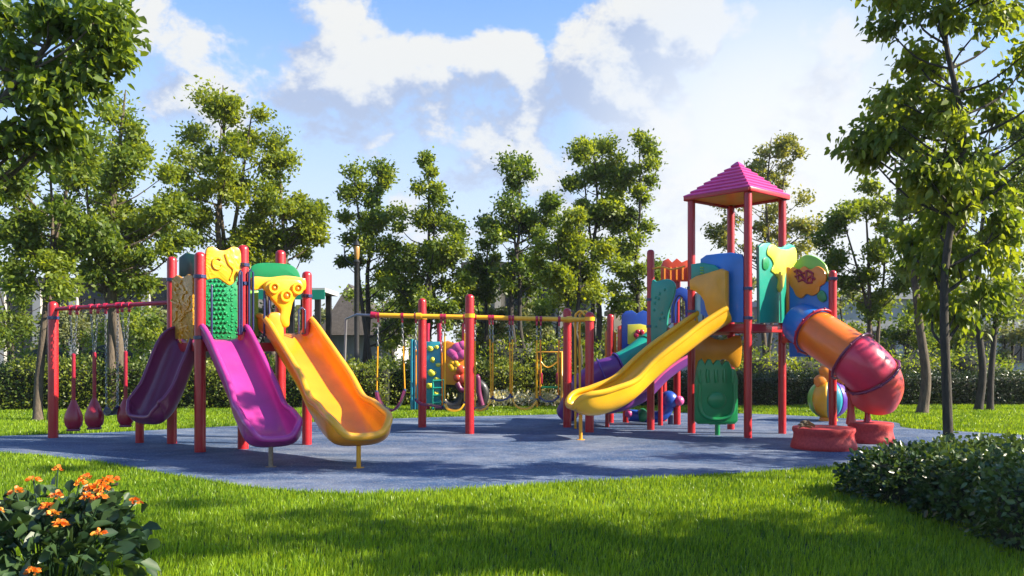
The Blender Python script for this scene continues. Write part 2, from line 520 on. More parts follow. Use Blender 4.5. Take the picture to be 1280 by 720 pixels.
def hedge_row(name, label, p0, p1, depth, h, leaf_mat, n, leaf, seed, group=None, wild=0.1, cat='hedge'):
    """clipped or loose hedge from p0 to p1 (ground), front face towards the viewer"""
    rs = np.random.RandomState(seed)
    p0 = np.array(p0[:2], float); p1 = np.array(p1[:2], float); e = p1 - p0; Ln = np.linalg.norm(e); e /= Ln
    nrm = np.array([e[1], -e[0]])
    mid = (p0 + p1) / 2
    root = thing(name, (mid[0], mid[1], 0.0), label, cat, group)
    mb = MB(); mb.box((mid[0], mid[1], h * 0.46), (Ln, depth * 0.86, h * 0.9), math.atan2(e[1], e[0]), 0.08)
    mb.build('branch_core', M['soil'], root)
    u = rs.uniform(0, Ln, n); side = rs.rand(n)
    hh = h * (1 + wild * (np.sin(u * 2.1 + seed) * 0.5 + np.sin(u * 4.7 + seed * 2) * 0.35 + np.sin(u * 9.3) * 0.2))
    top = side < 0.38; front = (side >= 0.38) & (side < 0.85)
    z = np.where(top, hh, rs.uniform(0, 1, n) * hh)
    w = np.where(top, rs.uniform(-0.5, 0.5, n), np.where(front, 0.5, -0.5)) * depth
    bul = wild * 0.6 * (np.sin(u * 3.3 + z * 4) + np.sin(u * 7.1 - z * 6))
    w = w + np.where(top, 0, np.sign(w) * bul * 0.5)
    z = np.where(top, z - rs.rand(n) ** 2 * 0.1, z)
    P = np.stack([p0[0] + e[0] * u + nrm[0] * w, p0[1] + e[1] * u + nrm[1] * w, z], 1)
    N = np.zeros((n, 3)); N[top, 2] = 1
    for msk, sg in ((front, 1), (~top & ~front, -1)):
        N[msk, 0] = nrm[0] * sg; N[msk, 1] = nrm[1] * sg
    V, Q, rep = leaf_mass(rs, P, N, leaf, jitter=0.05 + wild * 0.25)
    t = np.clip(0.45 + 0.3 * np.sin(u * 1.7 + z * 3) + 0.28 * rs.randn(n), 0, 1)
    fast_mesh('foliage', V, Q, np.repeat(t, rep), leaf_mat, root)
    return root


# ------------------------------------------------------------------ play equipment pieces
def post(root, xy, top, mat='red', r=0.075, clamps=(), clamp_mat='navy', z0=-0.05, square=False):
    mb = MB()
    n = 24
    prof = [(r, z0), (r, top - r * 0.9), (r * 0.93, top - r * 0.5), (r * 0.72, top - r * 0.2), (r * 0.38, top - r * 0.04), (0.004, top)]
    mb.lathe(prof, (xy[0], xy[1], 0), n)
    o = mb.build('post', M[mat], root, angle=50)
    for z in clamps:
        c = MB(); c.lathe([(r + .001, z - .028), (r + .013, z - .024), (r + .013, z + .024), (r + .001, z + .028)], (xy[0], xy[1], 0), n)
        c.box((xy[0] + (r + .02) * .4, xy[1] - (r + .02) * .85, z), (.05, .035, .04), -.4)
        c.build('clamp', M[clamp_mat], o)
    return o


def slide(root, path, w, hw, mat, rim_mat=None, foot=None, foot_mat='wood_peg', n=54, end=0.5, rim_r=0.036, side0=None, flare=0.0, dip=0.30):
    """open moulded chute: rounded U swept down the path, closed by a scooped lip; rolled rim all round; foot peg"""
    P = catmull(path, n); k = len(P)
    T = np.gradient(P, axis=0); T /= np.linalg.norm(T, axis=1, keepdims=True)
    s = np.concatenate([[0], np.cumsum(np.linalg.norm(np.diff(P, axis=0), axis=1))]); Ltot = s[-1]
    th = np.linspace(-math.pi / 2, math.pi / 2, 21)
    ux = np.sign(np.sin(th)) * np.abs(np.sin(th)) ** 0.62; uy = 1 - np.abs(np.cos(th)) ** 0.55
    inner, outer = [], []
    for i in range(k):
        sd = unit(np.cross(T[i], [0, 0, 1.0]))
        if side0 is not None:
            m_ = max(0.0, 1 - s[i] / (0.35 * Ltot)); sd = unit(sd * (1 - m_) + np.array(side0) * m_)
        nr = np.cross(sd, T[i])
        e = max(0.0, (s[i] - (Ltot - end)) / end)
        q_ = s[i] / Ltot; run = min(1, max(0, (q_ - .5) / .3)); run = run * run * (3 - 2 * run)
        wf = (1 - 0.30 * e ** 5) * (1 + flare * run); lift = hw * 0.50 * e ** 3.5
        wave = 1 + 0.32 * run - dip * math.exp(-((q_ - .63) / .075) ** 2)
        top_h = hw * wave * (1 - 0.42 * e ** 5)
        lat = ux * w / 2 * wf; ver = lift + uy * max(0.02, top_h - lift)
        inner.append(P[i] + lat[:, None] * sd + ver[:, None] * nr)
        t = 0.045
        lat2 = ux * (w / 2 * wf + t); ver2 = np.minimum(ver, ver) - t * np.abs(np.cos(th)) ** 0.4
        outer.append(P[i] + lat2[:, None] * sd + ver2[:, None] * nr)
    inner, outer = np.array(inner), np.array(outer)
    mb = MB(); mb.grid(inner); mb.grid(outer, True)
    # front and top closures
    mb.grid(np.stack([inner[-1], outer[-1]])); mb.grid(np.stack([inner[0], outer[0]]), True)
    mb.grid(np.stack([inner[:, 0], outer[:, 0]], 1), True); mb.grid(np.stack([inner[:, -1], outer[:, -1]], 1))
    # run the outer lip under the end
    o = mb.build('slide', M[mat], root, angle=60)
    rim = np.concatenate([(inner[:, 0] + outer[:, 0]) / 2, (inner[-1, 1:-1] + outer[-1, 1:-1]) / 2, ((inner[:, -1] + outer[:, -1]) / 2)[::-1]])
    # even out the loop so that the roll turns the corner softly
    seg = np.linalg.norm(np.diff(rim, axis=0), axis=1); cs = np.concatenate([[0], np.cumsum(seg)])
    q = np.linspace(0, cs[-1], 150)
    rim = np.stack([np.interp(q, cs, rim[:, j]) for j in range(3)], 1)
    for _ in range(4):
        rim[1:-1] = 0.25 * rim[:-2] + 0.5 * rim[1:-1] + 0.25 * rim[2:]
    rb = MB(); rb.tube(rim, rim_r, 10); rb.build('rim', M[rim_mat or mat], o, angle=80)
    if foot is not None:
        fb = MB(); fb.lathe([(.03, -.02), (.03, foot[2]), ], (foot[0], foot[1], 0), 12)
        fb.lathe([(.07, 0.006), (.07, .018), (.035, .024)], (foot[0], foot[1], 0), 14)
        fb.build('support_peg', M[foot_mat], o)
    return o


def rail(root, pts, r=0.018, mat='navy', name='handrail', smooth=0):
    P = catmull(pts, smooth) if smooth else pts
    mb = MB(); mb.tube(P, r, 8)
    return mb.build(name, M[mat], root, angle=60)


def pan(root, pl, px, mat, name='panel', th=0.045, off=0.0, bev=0.013, smooth=0, parent=None):
    mb = MB(); mb.panel(pl, [pl.uv(*q) for q in px], th, off, bev, smooth)
    return mb.build(name, M[mat], parent or root, angle=35)


def deck(root, pts, z, th, mat='red', name='platform'):
    mb = MB()
    P = [np.array(p[:2]) for p in pts]
    n = len(P)
    V = [(p[0], p[1], z - th) for p in P] + [(p[0], p[1], z) for p in P]
    Fc = [tuple(range(n - 1, -1, -1)), tuple(range(n, 2 * n))] + [(i, (i + 1) % n, n + (i + 1) % n, n + i) for i in range(n)]
    mb.add(V, Fc)
    for i in range(n):
        a, b = P[i], P[(i + 1) % n]
        mb.bar((*a, z - th * 0.55), (*b, z - th * 0.55), 0.07, th * 1.35, 0.008)
    return mb.build(name, M[mat], root)


# ================================================================== play tower with three open slides
p1, p2, p3, p5, p4 = (-5.42, 12.75), (-4.55, 11.67), (-4.05, 12.05), (-3.23, 12.60), (-3.93, 13.58)
tw = thing('play_tower', (-4.55, 12.5, 0), 'low roofless red play tower with magenta, orange and plum open slides and yellow panels', 'play tower')
post(tw, p1, 2.99, clamps=(2.62, 1.75)); post(tw, p2, 2.93, r=0.08, clamps=(2.57, 1.68))
post(tw, p3, 3.08, r=0.08, clamps=(2.78, 2.50, 1.80)); post(tw, p4, 3.20, r=0.085, clamps=(2.5,)); post(tw, p5, 2.74, clamps=(2.35,))
deck(tw, [p1, p2, p3, p5, p4], 1.60, 0.10)
mb = MB(); mb.box((-4.5, 12.6, 1.606), (1.0, .8, .012), .6); mb.build('deck_mat', M['crimson'], tw)
P12, P23, P35, P14 = Plane(p1, p2), Plane(p2, p3), Plane(p3, p5), Plane(p1, p4)
g = pan(tw, P12, [(218, 348), (224, 344), (231, 348), (238, 343), (244, 346), (245, 424), (218, 424)], 'gold_carved', 'carved_panel', .05, .02)
# raised carving on the gold panel
mb = MB()
rs = np.random.RandomState(4)
for k in range(24):
    cx_, cy_ = rs.uniform(222, 241), rs.uniform(352, 420)
    ang = rs.uniform(0, 6.28); l = rs.uniform(6, 13)
    pts = [P12.w(cx_ + math.cos(ang) * l * t * .35 + math.sin(t * 4) * 1.5, cy_ + math.sin(ang) * l * t, .05) for t in (-1, -.5, 0, .5, 1)]
    mb.tube(catmull(pts, 10), .016, 7)
mb.build('carving', M['amber'], g)
y = pan(tw, P23, [(256, 316), (259, 310), (266, 309), (273, 313), (281, 313), (289, 309), (297, 311), (300, 320), (300, 342), (295, 346), (293, 352), (286, 357), (279, 353), (271, 348), (262, 349), (256, 347)],
        'yellow_wavy', 'canopy_panel', .07, .03, .022, 60)
mb = MB()
mb.tube([P23.w(270 + 6 * math.cos(a), 330 + 7 * math.sin(a), .072) for a in np.linspace(0.3, 5.6, 22)], .018, 7)
mb.tube(catmull([P23.w(*q, .07) for q in ((280, 318), (284, 330), (290, 338), (286, 350))], 16), .018, 7)
mb.build('swirl_relief', M['yellow'], y)
# far side: green bubble panel, dark teal net panel and the green arched back
back = Plane((p1[0] + .25, p1[1] + .05), (p4[0], p4[1] - .05))
mb = MB(); mb.panel(back, [back.uv(*q) for q in [(256, 345), (300, 345), (300, 424), (256, 424)]], .05, 0)
for j in range(12):
    for i in range(4):
        mb.ell(back.w(264 + i * 5.2 + (j % 2) * 2.4, 351 + j * 5.8, .03), (.024, .024, .024), 8, 6)
mb.build('bubble_panel', M['green_bubbles'], tw)
pan(tw, Plane((p1[0] + .05, p1[1] + .3), (p2[0] + .5, p2[1] + 1.2)), [(224, 322), (232, 316), (244, 318), (249, 326), (249, 346), (224, 346)], 'dark_teal', 'net_panel', .03, 0)
P45 = Plane((p4[0] - .55, p4[1] - .32), (p4[0] + .6, p4[1] + .1))
pan(tw, P45, [(313, 338), (316, 332), (326, 329), (345, 329), (362, 331), (371, 337), (375, 346), (374, 352), (313, 352)], 'green', 'arched_panel', .08, 0, .025, 40)
pan(tw, P35, [(316, 362), (329, 362), (329, 420), (316, 420)], 'lime', 'side_panel', .03, -.25)
pan(tw, P35, [(313, 362), (317, 362), (317, 422), (313, 422)], 'green', 'side_panel', .04, -.18)
# yellow cross panel with a moulded animal head
hd = pan(tw, P35, [(312, 349), (318, 346), (335, 347), (355, 345), (372, 347), (380, 350), (380, 362), (372, 364), (360, 364), (345, 366), (330, 361), (318, 363), (312, 361)], 'yellow', 'head_panel', .08, .05, .025, 50)
pan(tw, P35, [(327, 356), (333, 351), (345, 349), (360, 349), (370, 351), (375, 358), (373, 366), (366, 372), (362, 379), (360, 388), (358, 398), (357, 408), (350, 409), (345, 400), (346, 388), (341, 381), (333, 372), (327, 364)],
    'yellow', 'animal_head', .16, .12, .05, 60, hd)
mb = MB()
for (x_, y_, r_) in ((337, 361, 5.5), (366, 362, 5.5), (352, 371, 6.0)):
    mb.tube([P35.w(x_ + r_ * math.cos(a), y_ + r_ * 1.05 * math.sin(a), .22) for a in np.arange(20) * math.pi / 10], .026, 8, closed=True)
mb.build('eye_ring', M['yellow'], hd)
for (x_, y_, r_) in ((337, 361, .035), (366, 362, .035), (352, 371, .045)):
    mb = MB(); mb.ell(P35.w(x_, y_, .205), (r_, r_ * .7, r_), 12, 8); mb.build('eye_hollow', M['orange'], hd)
pan(tw, P35, [(331, 396), (337, 391), (347, 392), (350, 402), (350, 424), (336, 425), (331, 419)], 'amber', 'slide_shoulder', .12, .12, .04, 30)
# dark steel hand loops beside the slide mouths
for plx, xs, y0, y1, of in ((P23, (262, 262), 356, 420, .10), (P35, (309, 314), 338, 418, .10), (P23, (296, 299), 338, 418, .11), (P35, (327, 333), 362, 420, .14), (P35, (370, 378), 385, 417, .12)):
    a, b = xs
    rail(tw, [plx.w(a, y1, 0), plx.w(a, y1, of), plx.w(a, (y0 + y1) / 2, of), plx.w(a, y0 + 3, of), plx.w((a + b) / 2, y0, of), plx.w(b, y0 + 3, of), plx.w(b, y1, of), plx.w(b, y1, 0)], .017, smooth=0)
# slides
e_edge = (0.82, 0.57, 0)
slide(tw, [(-4.36, 12.00, 1.66), (-4.25, 11.83, 1.60), (-3.97, 11.50, 1.25), (-3.65, 11.12, .84), (-3.41, 10.80, .54), (-3.24, 10.54, .375), (-3.09, 10.27, .30), (-2.96, 10.00, .285)],
      .60, .23, 'magenta', foot=(-3.06, 10.15, .27), end=.42, flare=.06, rim_r=.044)
slide(tw, [(-3.62, 12.62, 1.76), (-3.49, 12.42, 1.71), (-3.13, 11.95, 1.35), (-2.70, 11.38, .91), (-2.39, 10.93, .58), (-2.18, 10.58, .41), (-2.00, 10.24, .325), (-1.84, 9.92, .305)],
      .70, .27, 'golden', 'amber', foot=(-1.93, 10.07, .29), foot_mat='amber', end=.45, rim_r=.05, flare=.06)
slide(tw, [(-4.90, 12.38, 1.62), (-4.97, 12.28, 1.57), (-5.06, 12.12, 1.20), (-5.14, 11.98, .84), (-5.22, 11.84, .56), (-5.30, 11.72, .45), (-5.38, 11.58, .43)],
      .70, .24, 'plum', 'plum', dip=0.0, end=.30, rim_r=.03)
mb = MB(); mb.lathe([(.065, -.02), (.065, .42)], (-5.98, 12.85, 0), 16); mb.bar((-5.98, 12.85, .42), (-5.55, 12.0, .42), .08, .08)
mb.build('slide_leg', M['red'], tw)

# ================================================================== red swing frame at the side of the low tower, its bar bolted to the tower
sf = thing('swing_frame', (-7.8, 13.6, 0), 'red single-post swing frame whose bar runs to the low slide tower', 'swing frame')
post(sf, (-7.8, 13.6), 2.33, r=.08, clamps=(2.05,))
SA, SB = np.array([-7.74, 13.58, 2.20]), np.array([-5.46, 12.77, 2.26])
mb = MB(); mb.tube([SA, SB], .035, 12); mb.build('top_bar', M['crimson'], sf)
SBAR = Plane(SA, SB)


def chain_to(mb, a, b, r=.011):
    """links alternating by a quarter turn"""
    a, b = np.array(a, float), np.array(b, float); L = np.linalg.norm(b - a); n = max(2, int(L / .055)); d = (b - a) / L
    s1 = unit(np.cross(d, [.3, .8, .1])); s2 = np.cross(d, s1)
    for i in range(n):
        c = a + d * L * (i + .5) / n; s = s1 if i % 2 else s2; h = L / n * .62
        pts = [c + d * h * math.cos(q) + s * .017 * math.sin(q) for q in np.arange(8) * math.pi / 4]
        mb.tube(pts, .0055, 4, closed=True)


def hanger(root, p, mat='crimson'):
    mb = MB(); p = np.array(p)
    mb.lathe([(.052, -.035), (.052, .035)], p, 14, axis=(SB - SA) if root is None else None)
    mb.box(p - np.array([0, 0, .075]), (.05, .05, .09), .3, .01)
    return mb.build('hanger', M[mat], root)


def bucket_swing(px, top_y, seat_y0, seat_y1, w, label, halfgap=.075):
    u, _ = SBAR.uv(px, top_y); t = u / SBAR.L; p = SA + (SB - SA) * t
    zt = p[2] - .05; z1 = CH - (seat_y0 - HY) / F * p[1]; z0 = CH - (seat_y1 - HY) / F * p[1]
    root = thing('bucket_swing', (p[0], p[1], z0), label, 'swing', 'swings hanging from the red bar')
    e = np.append(SBAR.e, 0); zj = z1 + (zt - z1) * .52
    for sgn in (-1, 1):
        hg = p + e * halfgap * sgn
        h = MB(); h.lathe([(.05, -.03), (.05, .03)], hg, 12, axis=SB - SA); h.box(hg - np.array([0, 0, .07]), (.045, .045, .09), .3, .008)
        h.build('hanger', M['crimson'], root)
        c = MB(); chain_to(c, hg - np.array([0, 0, .1]), (p[0] + e[0] * .012 * sgn, p[1] + e[1] * .012 * sgn, zj)); c.build('chain', M['steel'], root)
    rd = MB(); rd.lathe([(.030, z1 - .05), (.030, zj - .02), (.012, zj)], (p[0], p[1], 0), 12); rd.build('strap', M['wine'], root)
    s = MB(); wd = w / F * p[1] / 2; H = z1 - z0
    prof = [(.02, z0), (wd * .62, z0 + .03 * H), (wd * .9, z0 + .15 * H), (wd, z0 + .32 * H), (wd * .93, z0 + .48 * H), (wd * .68, z0 + .68 * H), (wd * .40, z0 + .86 * H), (wd * .2, z1), (.03, z1 + .01)]
    s.lathe([(r_, z_) for r_, z_ in prof], (0, 0, 0), 22)
    V = s.v[-1]; V[:, 1] *= .72; V[:, 0] += p[0]; V[:, 1] += p[1]
    s.build('seat', M['wine'], root, angle=70)
    m2 = MB(); m2.box((p[0], p[1], z0 - .004), (wd * 1.3, wd * .9, .035), .3, .01); m2.build('seat_base', M['plum'], root)


bucket_swing(92, 386, 499, 537, 23, 'dark red teardrop seat swing nearest the end post of the red bar')
bucket_swing(118, 384, 497, 535, 24, 'dark red teardrop seat swing in the middle of the red bar')
bucket_swing(157, 381, 496, 532, 21, 'dark red teardrop seat swing half hidden by the plum slide')


def belt_swing(bar_pt, tops, seat, mat, label, group, sleeve=None, seat_w=.13, flat=False, th=.028, hang='crimson', chain_part=.35):
    """two chains from the bar and a hanging belt; tops = two points on the bar, seat = belt points from chain to chain"""
    S = np.array(seat, float)
    mid = S[len(S) // 2]
    root = thing('belt_swing', tuple(mid), label, 'swing', group)
    for tp, bt in ((tops[0], S[0]), (tops[1], S[-1])):
        tp = np.array(tp)
        h = MB(); h.lathe([(.052, -.025), (.052, .025)], tp, 14, axis=(1, .02, 0)); h.box(tp - np.array([0, 0, .085]), (.035, .04, .09), 0, .008); h.build('hanger', M[hang], root)
        a = tp - np.array([0, 0, .12]); m_ = a + (bt - a) * (chain_part if sleeve else 1.0)
        c = MB(); chain_to(c, a, m_); c.build('chain', M['steel'], root)
        if sleeve:
            k = MB(); k.tube(np.linspace(m_, bt, 5), .014, 8); k.build('sleeve', M[sleeve], root)
    P = catmull(S, 18); T = np.gradient(P, axis=0)
    rows = []
    for i in range(len(P)):
        t = unit(T[i]); sd = unit(np.cross(t, [0, 0, 1.0])) if abs(t[2]) < .98 else np.array([0, 1.0, 0])
        sd = np.array([0, 1.0, 0]); nr = unit(np.cross(sd, t))
        tp_ = 1 - .35 * abs(2 * i / (len(P) - 1) - 1) ** 3
        w_ = seat_w * tp_
        rows.append([P[i] + sd * (-w_) - nr * th / 2, P[i] + sd * w_ - nr * th / 2, P[i] + sd * w_ + nr * th / 2, P[i] + sd * (-w_) + nr * th / 2, P[i] + sd * (-w_) - nr * th / 2])
    mb = MB(); mb.grid(np.array(rows)); mb.build('seat', M[mat], root)
    for q in (S[0], S[-1]):
        b_ = MB(); b_.ell(q, (.028, .05, .035), 10, 8); b_.build('seat_clip', M['navy'], root)
    return root


uu = [SBAR.uv(x, 382)[0] / SBAR.L for x in (132, 147)]
tt = [tuple(SA + (SB - SA) * t - np.array([0, 0, .0])) for t in uu]
D_ = 13.2
belt_swing(None, tt, [at(133, 511, 13.25), at(136, 517, 13.2), at(140, 518, 13.15), at(144, 516, 13.1), at(147, 509, 13.05)], 'black', 'thin black belt swing between the teardrop seats', 'swings hanging from the red bar', hang='crimson')

# ================================================================== long swing frame in the middle: four red posts, one yellow bar
cf = thing('swing_frame', (-.6, 14.9, 0), 'long yellow-barred swing frame on four red posts at the centre of the pad', 'swing frame')
CA, CB = np.array([-2.53, 14.9, 2.155]), np.array([1.44, 14.95, 2.07])
mb = MB(); mb.tube([CA, CB], .045, 14); mb.build('top_bar', M['yellow'], cf)
for (xy, top) in (((-1.74, 15.5), 2.51), ((-.756, 14.27), 2.50), ((1.07, 15.5), 2.32), ((1.41, 14.55), 2.20)):
    o = post(cf, xy, top, r=.08)
    t = (xy[0] - CA[0]) / (CB[0] - CA[0]); bp = CA + (CB - CA) * t
    b_ = MB(); b_.tube([bp, (xy[0], xy[1], bp[2])], .032, 10); b_.lathe([(.062, -.05), (.062, .05)], bp, 14, axis=(1, 0, 0)); b_.lathe([(.095, bp[2] - .035), (.095, bp[2] + .035)], (xy[0], xy[1], 0), 18)
    b_.build('bracket', M['yellow'], o)
# yellow hoop at the end of the bar
for dx in (0, .085):
    rail(cf, [(1.20 + dx, 15.15, .02), (1.20 + dx, 15.15, 1.2), (1.20 + dx, 15.15, 2.08), (1.23 + dx, 15.13, 2.2), (1.30 + dx, 15.05, 2.24), (1.36 + dx, 14.97, 2.16)], .022, 'yellow', 'hoop_pole', 24)
mb = MB(); mb.tube([CA, CA + np.array([-.10, 0, .01])], .06, 14); mb.build('end_cap', M['crimson'], cf)
mb = MB(); mb.tube([CA + np.array([-.1, 0, 0]), (-2.9, 14.95, 2.17), (-3.15, 15.2, 2.10), (-3.2, 15.3, 1.2), (-3.2, 15.3, 0)], .024, 8); mb.build('end_stay', M['steel'], cf)


def on_bar(px):
    X = (px - CX) / F * 14.92
    return tuple(CA + (CB - CA) * ((X - CA[0]) / (CB[0] - CA[0])))


GR = 'swings hanging from the yellow bar'


def cswing(t0, t1, seat_px, mat, label, sleeve, **kw):
    belt_swing(None, [on_bar(t0), on_bar(t1)], [at(x, y_, 14.92) for x, y_ in seat_px], mat, label, GR, sleeve, **kw)


cswing(473, 503, [(471, 490), (475, 504), (484, 512), (493, 512), (501, 503), (506, 488)], 'plum', 'deep sagging plum belt swing on amber sleeves at the free end of the yellow bar', 'amber', seat_w=.16, th=.04)
cswing(520, 552, [(520, 500), (527, 505), (537, 506), (546, 508), (553, 509)], 'plum', 'flat plum seat swing crossing behind the rear red post', 'orange', seat_w=.16)
cswing(556, 581, [(556, 504), (560, 511), (568, 513), (576, 511), (581, 504)], 'yellow', 'yellow curved seat swing just before the tall red front post', 'yellow', chain_part=.12)
cswing(594, 612, [(594, 511), (599, 513), (606, 511), (611, 505), (614, 499)], 'yellow', 'yellow tilted seat swing hanging right after the tall red front post', 'yellow', chain_part=.2)
cswing(616, 637, [(616, 497), (621, 500), (628, 500), (634, 498), (638, 494)], 'navy', 'short dark blue seat swing between two yellow seats', 'amber', chain_part=.25)
cswing(641, 671, [(640, 497), (645, 507), (654, 511), (664, 509), (671, 500)], 'yellow', 'wide yellow curved seat swing after the dark blue seat', 'yellow', chain_part=.2)
cswing(676, 699, [(675, 497), (682, 501), (691, 501), (698, 496)], 'navy', 'dark blue seat swing nearest the pair of posts by the yellow slide', 'orange', chain_part=.2)

# ================================================================== tall tower with the pink roof
q1, q2, q3, q4 = (3.23, 14.40), (4.01, 13.60), (4.83, 14.30), (4.13, 15.10)
s1, s3 = (2.60, 15.00), (3.32, 16.10)
tt_ = thing('roofed_tower', (4.0, 14.4, 0), 'tall red play tower with pink pyramid roof, yellow open slide and orange-pink tube slide', 'play tower')
for q, cl in ((q1, (2.62, 2.2, 2.05)), (q2, (2.55, 2.05)), (q3, (2.5,)), (q4, (2.3,))):
    post(tt_, q, 4.24, r=.068, clamps=cl)
post(tt_, s1, 3.39, r=.07, clamps=(2.45, 1.95)); post(tt_, s3, 3.0, r=.07)
deck(tt_, [q1, q2, q3, q4], 1.94, .10)
deck(tt_, [s1, q1, q4, s3], 1.90, .09)
mb = MB(); mb.box((4.03, 14.35, 1.946), (.9, .9, .012), .76); mb.build('deck_mat', M['crimson'], tt_)
# roof
cen = np.array([4.05, 14.35]); cor = [np.array(q) - cen for q in (q1, q2, q3, q4)]
mb = MB(); lev = []
z0, zp, nC = 4.25, 4.86, 8
for k in range(nC):
    s_a = 1.17 * (1 - k / nC); z_a = z0 + (zp - z0) * k / nC
    lev += [(s_a, z_a), (s_a * 1.0 + .012, z_a + .022), (s_a - .01, z_a + .036)]
lev += [(.03, zp + .02)]
rows = []
for s_, z_ in lev:
    ring = []
    for k in range(4):
        ring.append((*(cen + cor[k] * s_), z_))
    rows.append(ring + [ring[0]])
mb.grid(np.array(rows), True)
rf = mb.build('roof', M['roof_pink'], tt_, angle=25)
mb = MB(); mb.add([(*(cen + c * 1.10), 4.235) for c in cor], [(0, 1, 2, 3)]); mb.add([(*(cen + c * 1.10), 4.249) for c in cor], [(3, 2, 1, 0)]); mb.build('soffit', M['amber'], rf)
mb = MB()
for k in range(4):
    a, b = cen + cor[k] * 1.155, cen + cor[(k + 1) % 4] * 1.155
    mb.bar((*a, 4.226), (*b, 4.226), .045, .075, .01)
mb.build('fascia', M['red'], rf)
L12, R23 = Plane(q1, q2), Plane(q2, q3)
pan(tt_, L12, [(877, 324), (884, 319), (900, 317), (916, 316), (929, 318), (931, 324), (931, 403), (892, 403), (877, 392)], 'sky_blue', 'panel', .06, .02, .02, 0)
pan(tt_, L12, [(872, 326), (876, 319), (885, 317), (892, 320), (894, 330), (872, 332)], 'teal', 'panel', .06, -.25, .02, 24)
gpan = pan(tt_, L12, [(870, 331), (884, 329), (899, 332), (904, 337), (903, 343), (890, 347), (876, 351), (870, 356)], 'teal', 'panel', .07, .13, .02, 0)
mb = MB()
for j in range(4): mb.tube([L12.w(882, 335 + j * 3.4, .17), L12.w(886, 335.5 + j * 3.4, .17)], .012, 6)
mb.build('slot_relief', M['lime'], gpan)
pan(tt_, L12, [(872, 351), (880, 346), (895, 342), (911, 337), (917, 340), (917, 404), (902, 405), (897, 400), (892, 388), (890, 378), (885, 370), (878, 365), (872, 363)], 'amber', 'slide_hood', .16, .20, .04)
pan(tt_, L12, [(866, 366), (884, 366), (890, 384), (890, 402), (866, 402)], 'aqua_pane', 'panel', .025, -.03)
rail(tt_, [L12.w(x_, y_, .03) for x_, y_ in ((880, 402), (880, 385), (880, 368))], .014)
tp = pan(tt_, R23, [(941, 309), (946, 305), (954, 304), (963, 309), (971, 310), (979, 305), (986, 308), (989, 318), (988, 334), (983, 350), (979, 368), (978, 404), (942, 404)], 'teal', 'drip_panel', .07, .09, .022)
pan(tt_, R23, [(951, 311), (957, 306), (966, 312), (976, 313), (984, 310), (987, 318), (986, 330), (979, 337), (974, 341), (972, 349), (970, 360), (966, 366), (963, 360), (964, 350), (959, 343), (955, 339), (958, 331), (955, 324), (950, 319)], 'lemon', 'splash', .05, .125, .018, 70, tp)
pan(tt_, R23, [(945, 325), (950, 323), (953, 330), (950, 338), (945, 336)], 'green', 'splash', .04, .125, .012, 30, tp)
pan(tt_, R23, [(974, 372), (977, 356), (983, 345), (987, 352), (987, 404), (974, 404)], 'green', 'panel', .05, .16, .02)
# low infill of the tower side
pan(tt_, Plane((3.2, 14.72), (4.2, 14.72)), [(864, 421), (880, 419), (902, 425), (925, 420), (926, 452), (918, 460), (905, 449), (888, 457), (876, 466), (864, 468)], 'amber', 'lower_panel', .05, 0, .018, 60)
# yellow open slide
slide(tt_, [(3.66, 14.03, 1.99), (3.36, 13.94, 1.81), (2.98, 13.83, 1.55), (2.56, 13.69, 1.25), (2.14, 13.56, .90), (1.80, 13.44, .63), (1.50, 13.35, .50), (1.22, 13.28, .455), (.98, 13.24, .455)],
      .76, .26, 'yellow', foot=(1.14, 13.28, .43), foot_mat='amber', end=.5, rim_r=.052, flare=.08, dip=.2)
# rear half: green S panel, orange-red fence and blue arch
S1 = Plane(s1, q1)
gp2_px = ([(816, 356), (823, 352), (834, 349), (843, 352), (846, 360), (843, 374), (838, 388), (836, 402), (835, 418), (830, 426), (816, 429)])
mb = MB(); mb.panel(S1, [S1.uv(*q) for q in gp2_px], .06, .03, .02, 50)
rs = np.random.RandomState(9)
for k in range(10): mb.ell(S1.w(rs.uniform(820, 834), rs.uniform(360, 415), .06), (.03, .02, .03), 8, 6)
mb.build('wave_panel', M['teal'], tt_)
BK = Plane((2.8, 16.0), (3.9, 16.0))
pan(tt_, BK, [(826, 333), (829, 326), (835, 323), (840, 328), (846, 323), (852, 328), (859, 325), (864, 330), (864, 352), (826, 352)], 'scarlet', 'fence_panel', .05, 0, .015)
mb = MB()
for k in range(5): mb.tube([BK.w(830 + k * 7.5, 334, .03), BK.w(830 + k * 7.5, 350, .03)], .022, 8)
mb.build('fence_board', M['orange'], tt_)
pan(tt_, BK, [(838, 372), (842, 363), (850, 359), (858, 362), (862, 370), (862, 404), (856, 404), (855, 378), (850, 371), (845, 378), (844, 404), (838, 404)], 'blue', 'arch_panel', .06, .08, .018)
for x_ in (846, 849.5, 853): rail(tt_, [BK.w(x_, 404, .05), BK.w(x_, 372, .05)], .012)
rail(tt_, [S1.w(*q, .05) for q in ((818, 336), (830, 334), (842, 337), (858, 333))], .016, 'amber', 'rope', 20)
rail(tt_, [S1.w(*q, .10) for q in ((846, 404), (847, 380), (852, 370), (857, 372))], .016, smooth=16)
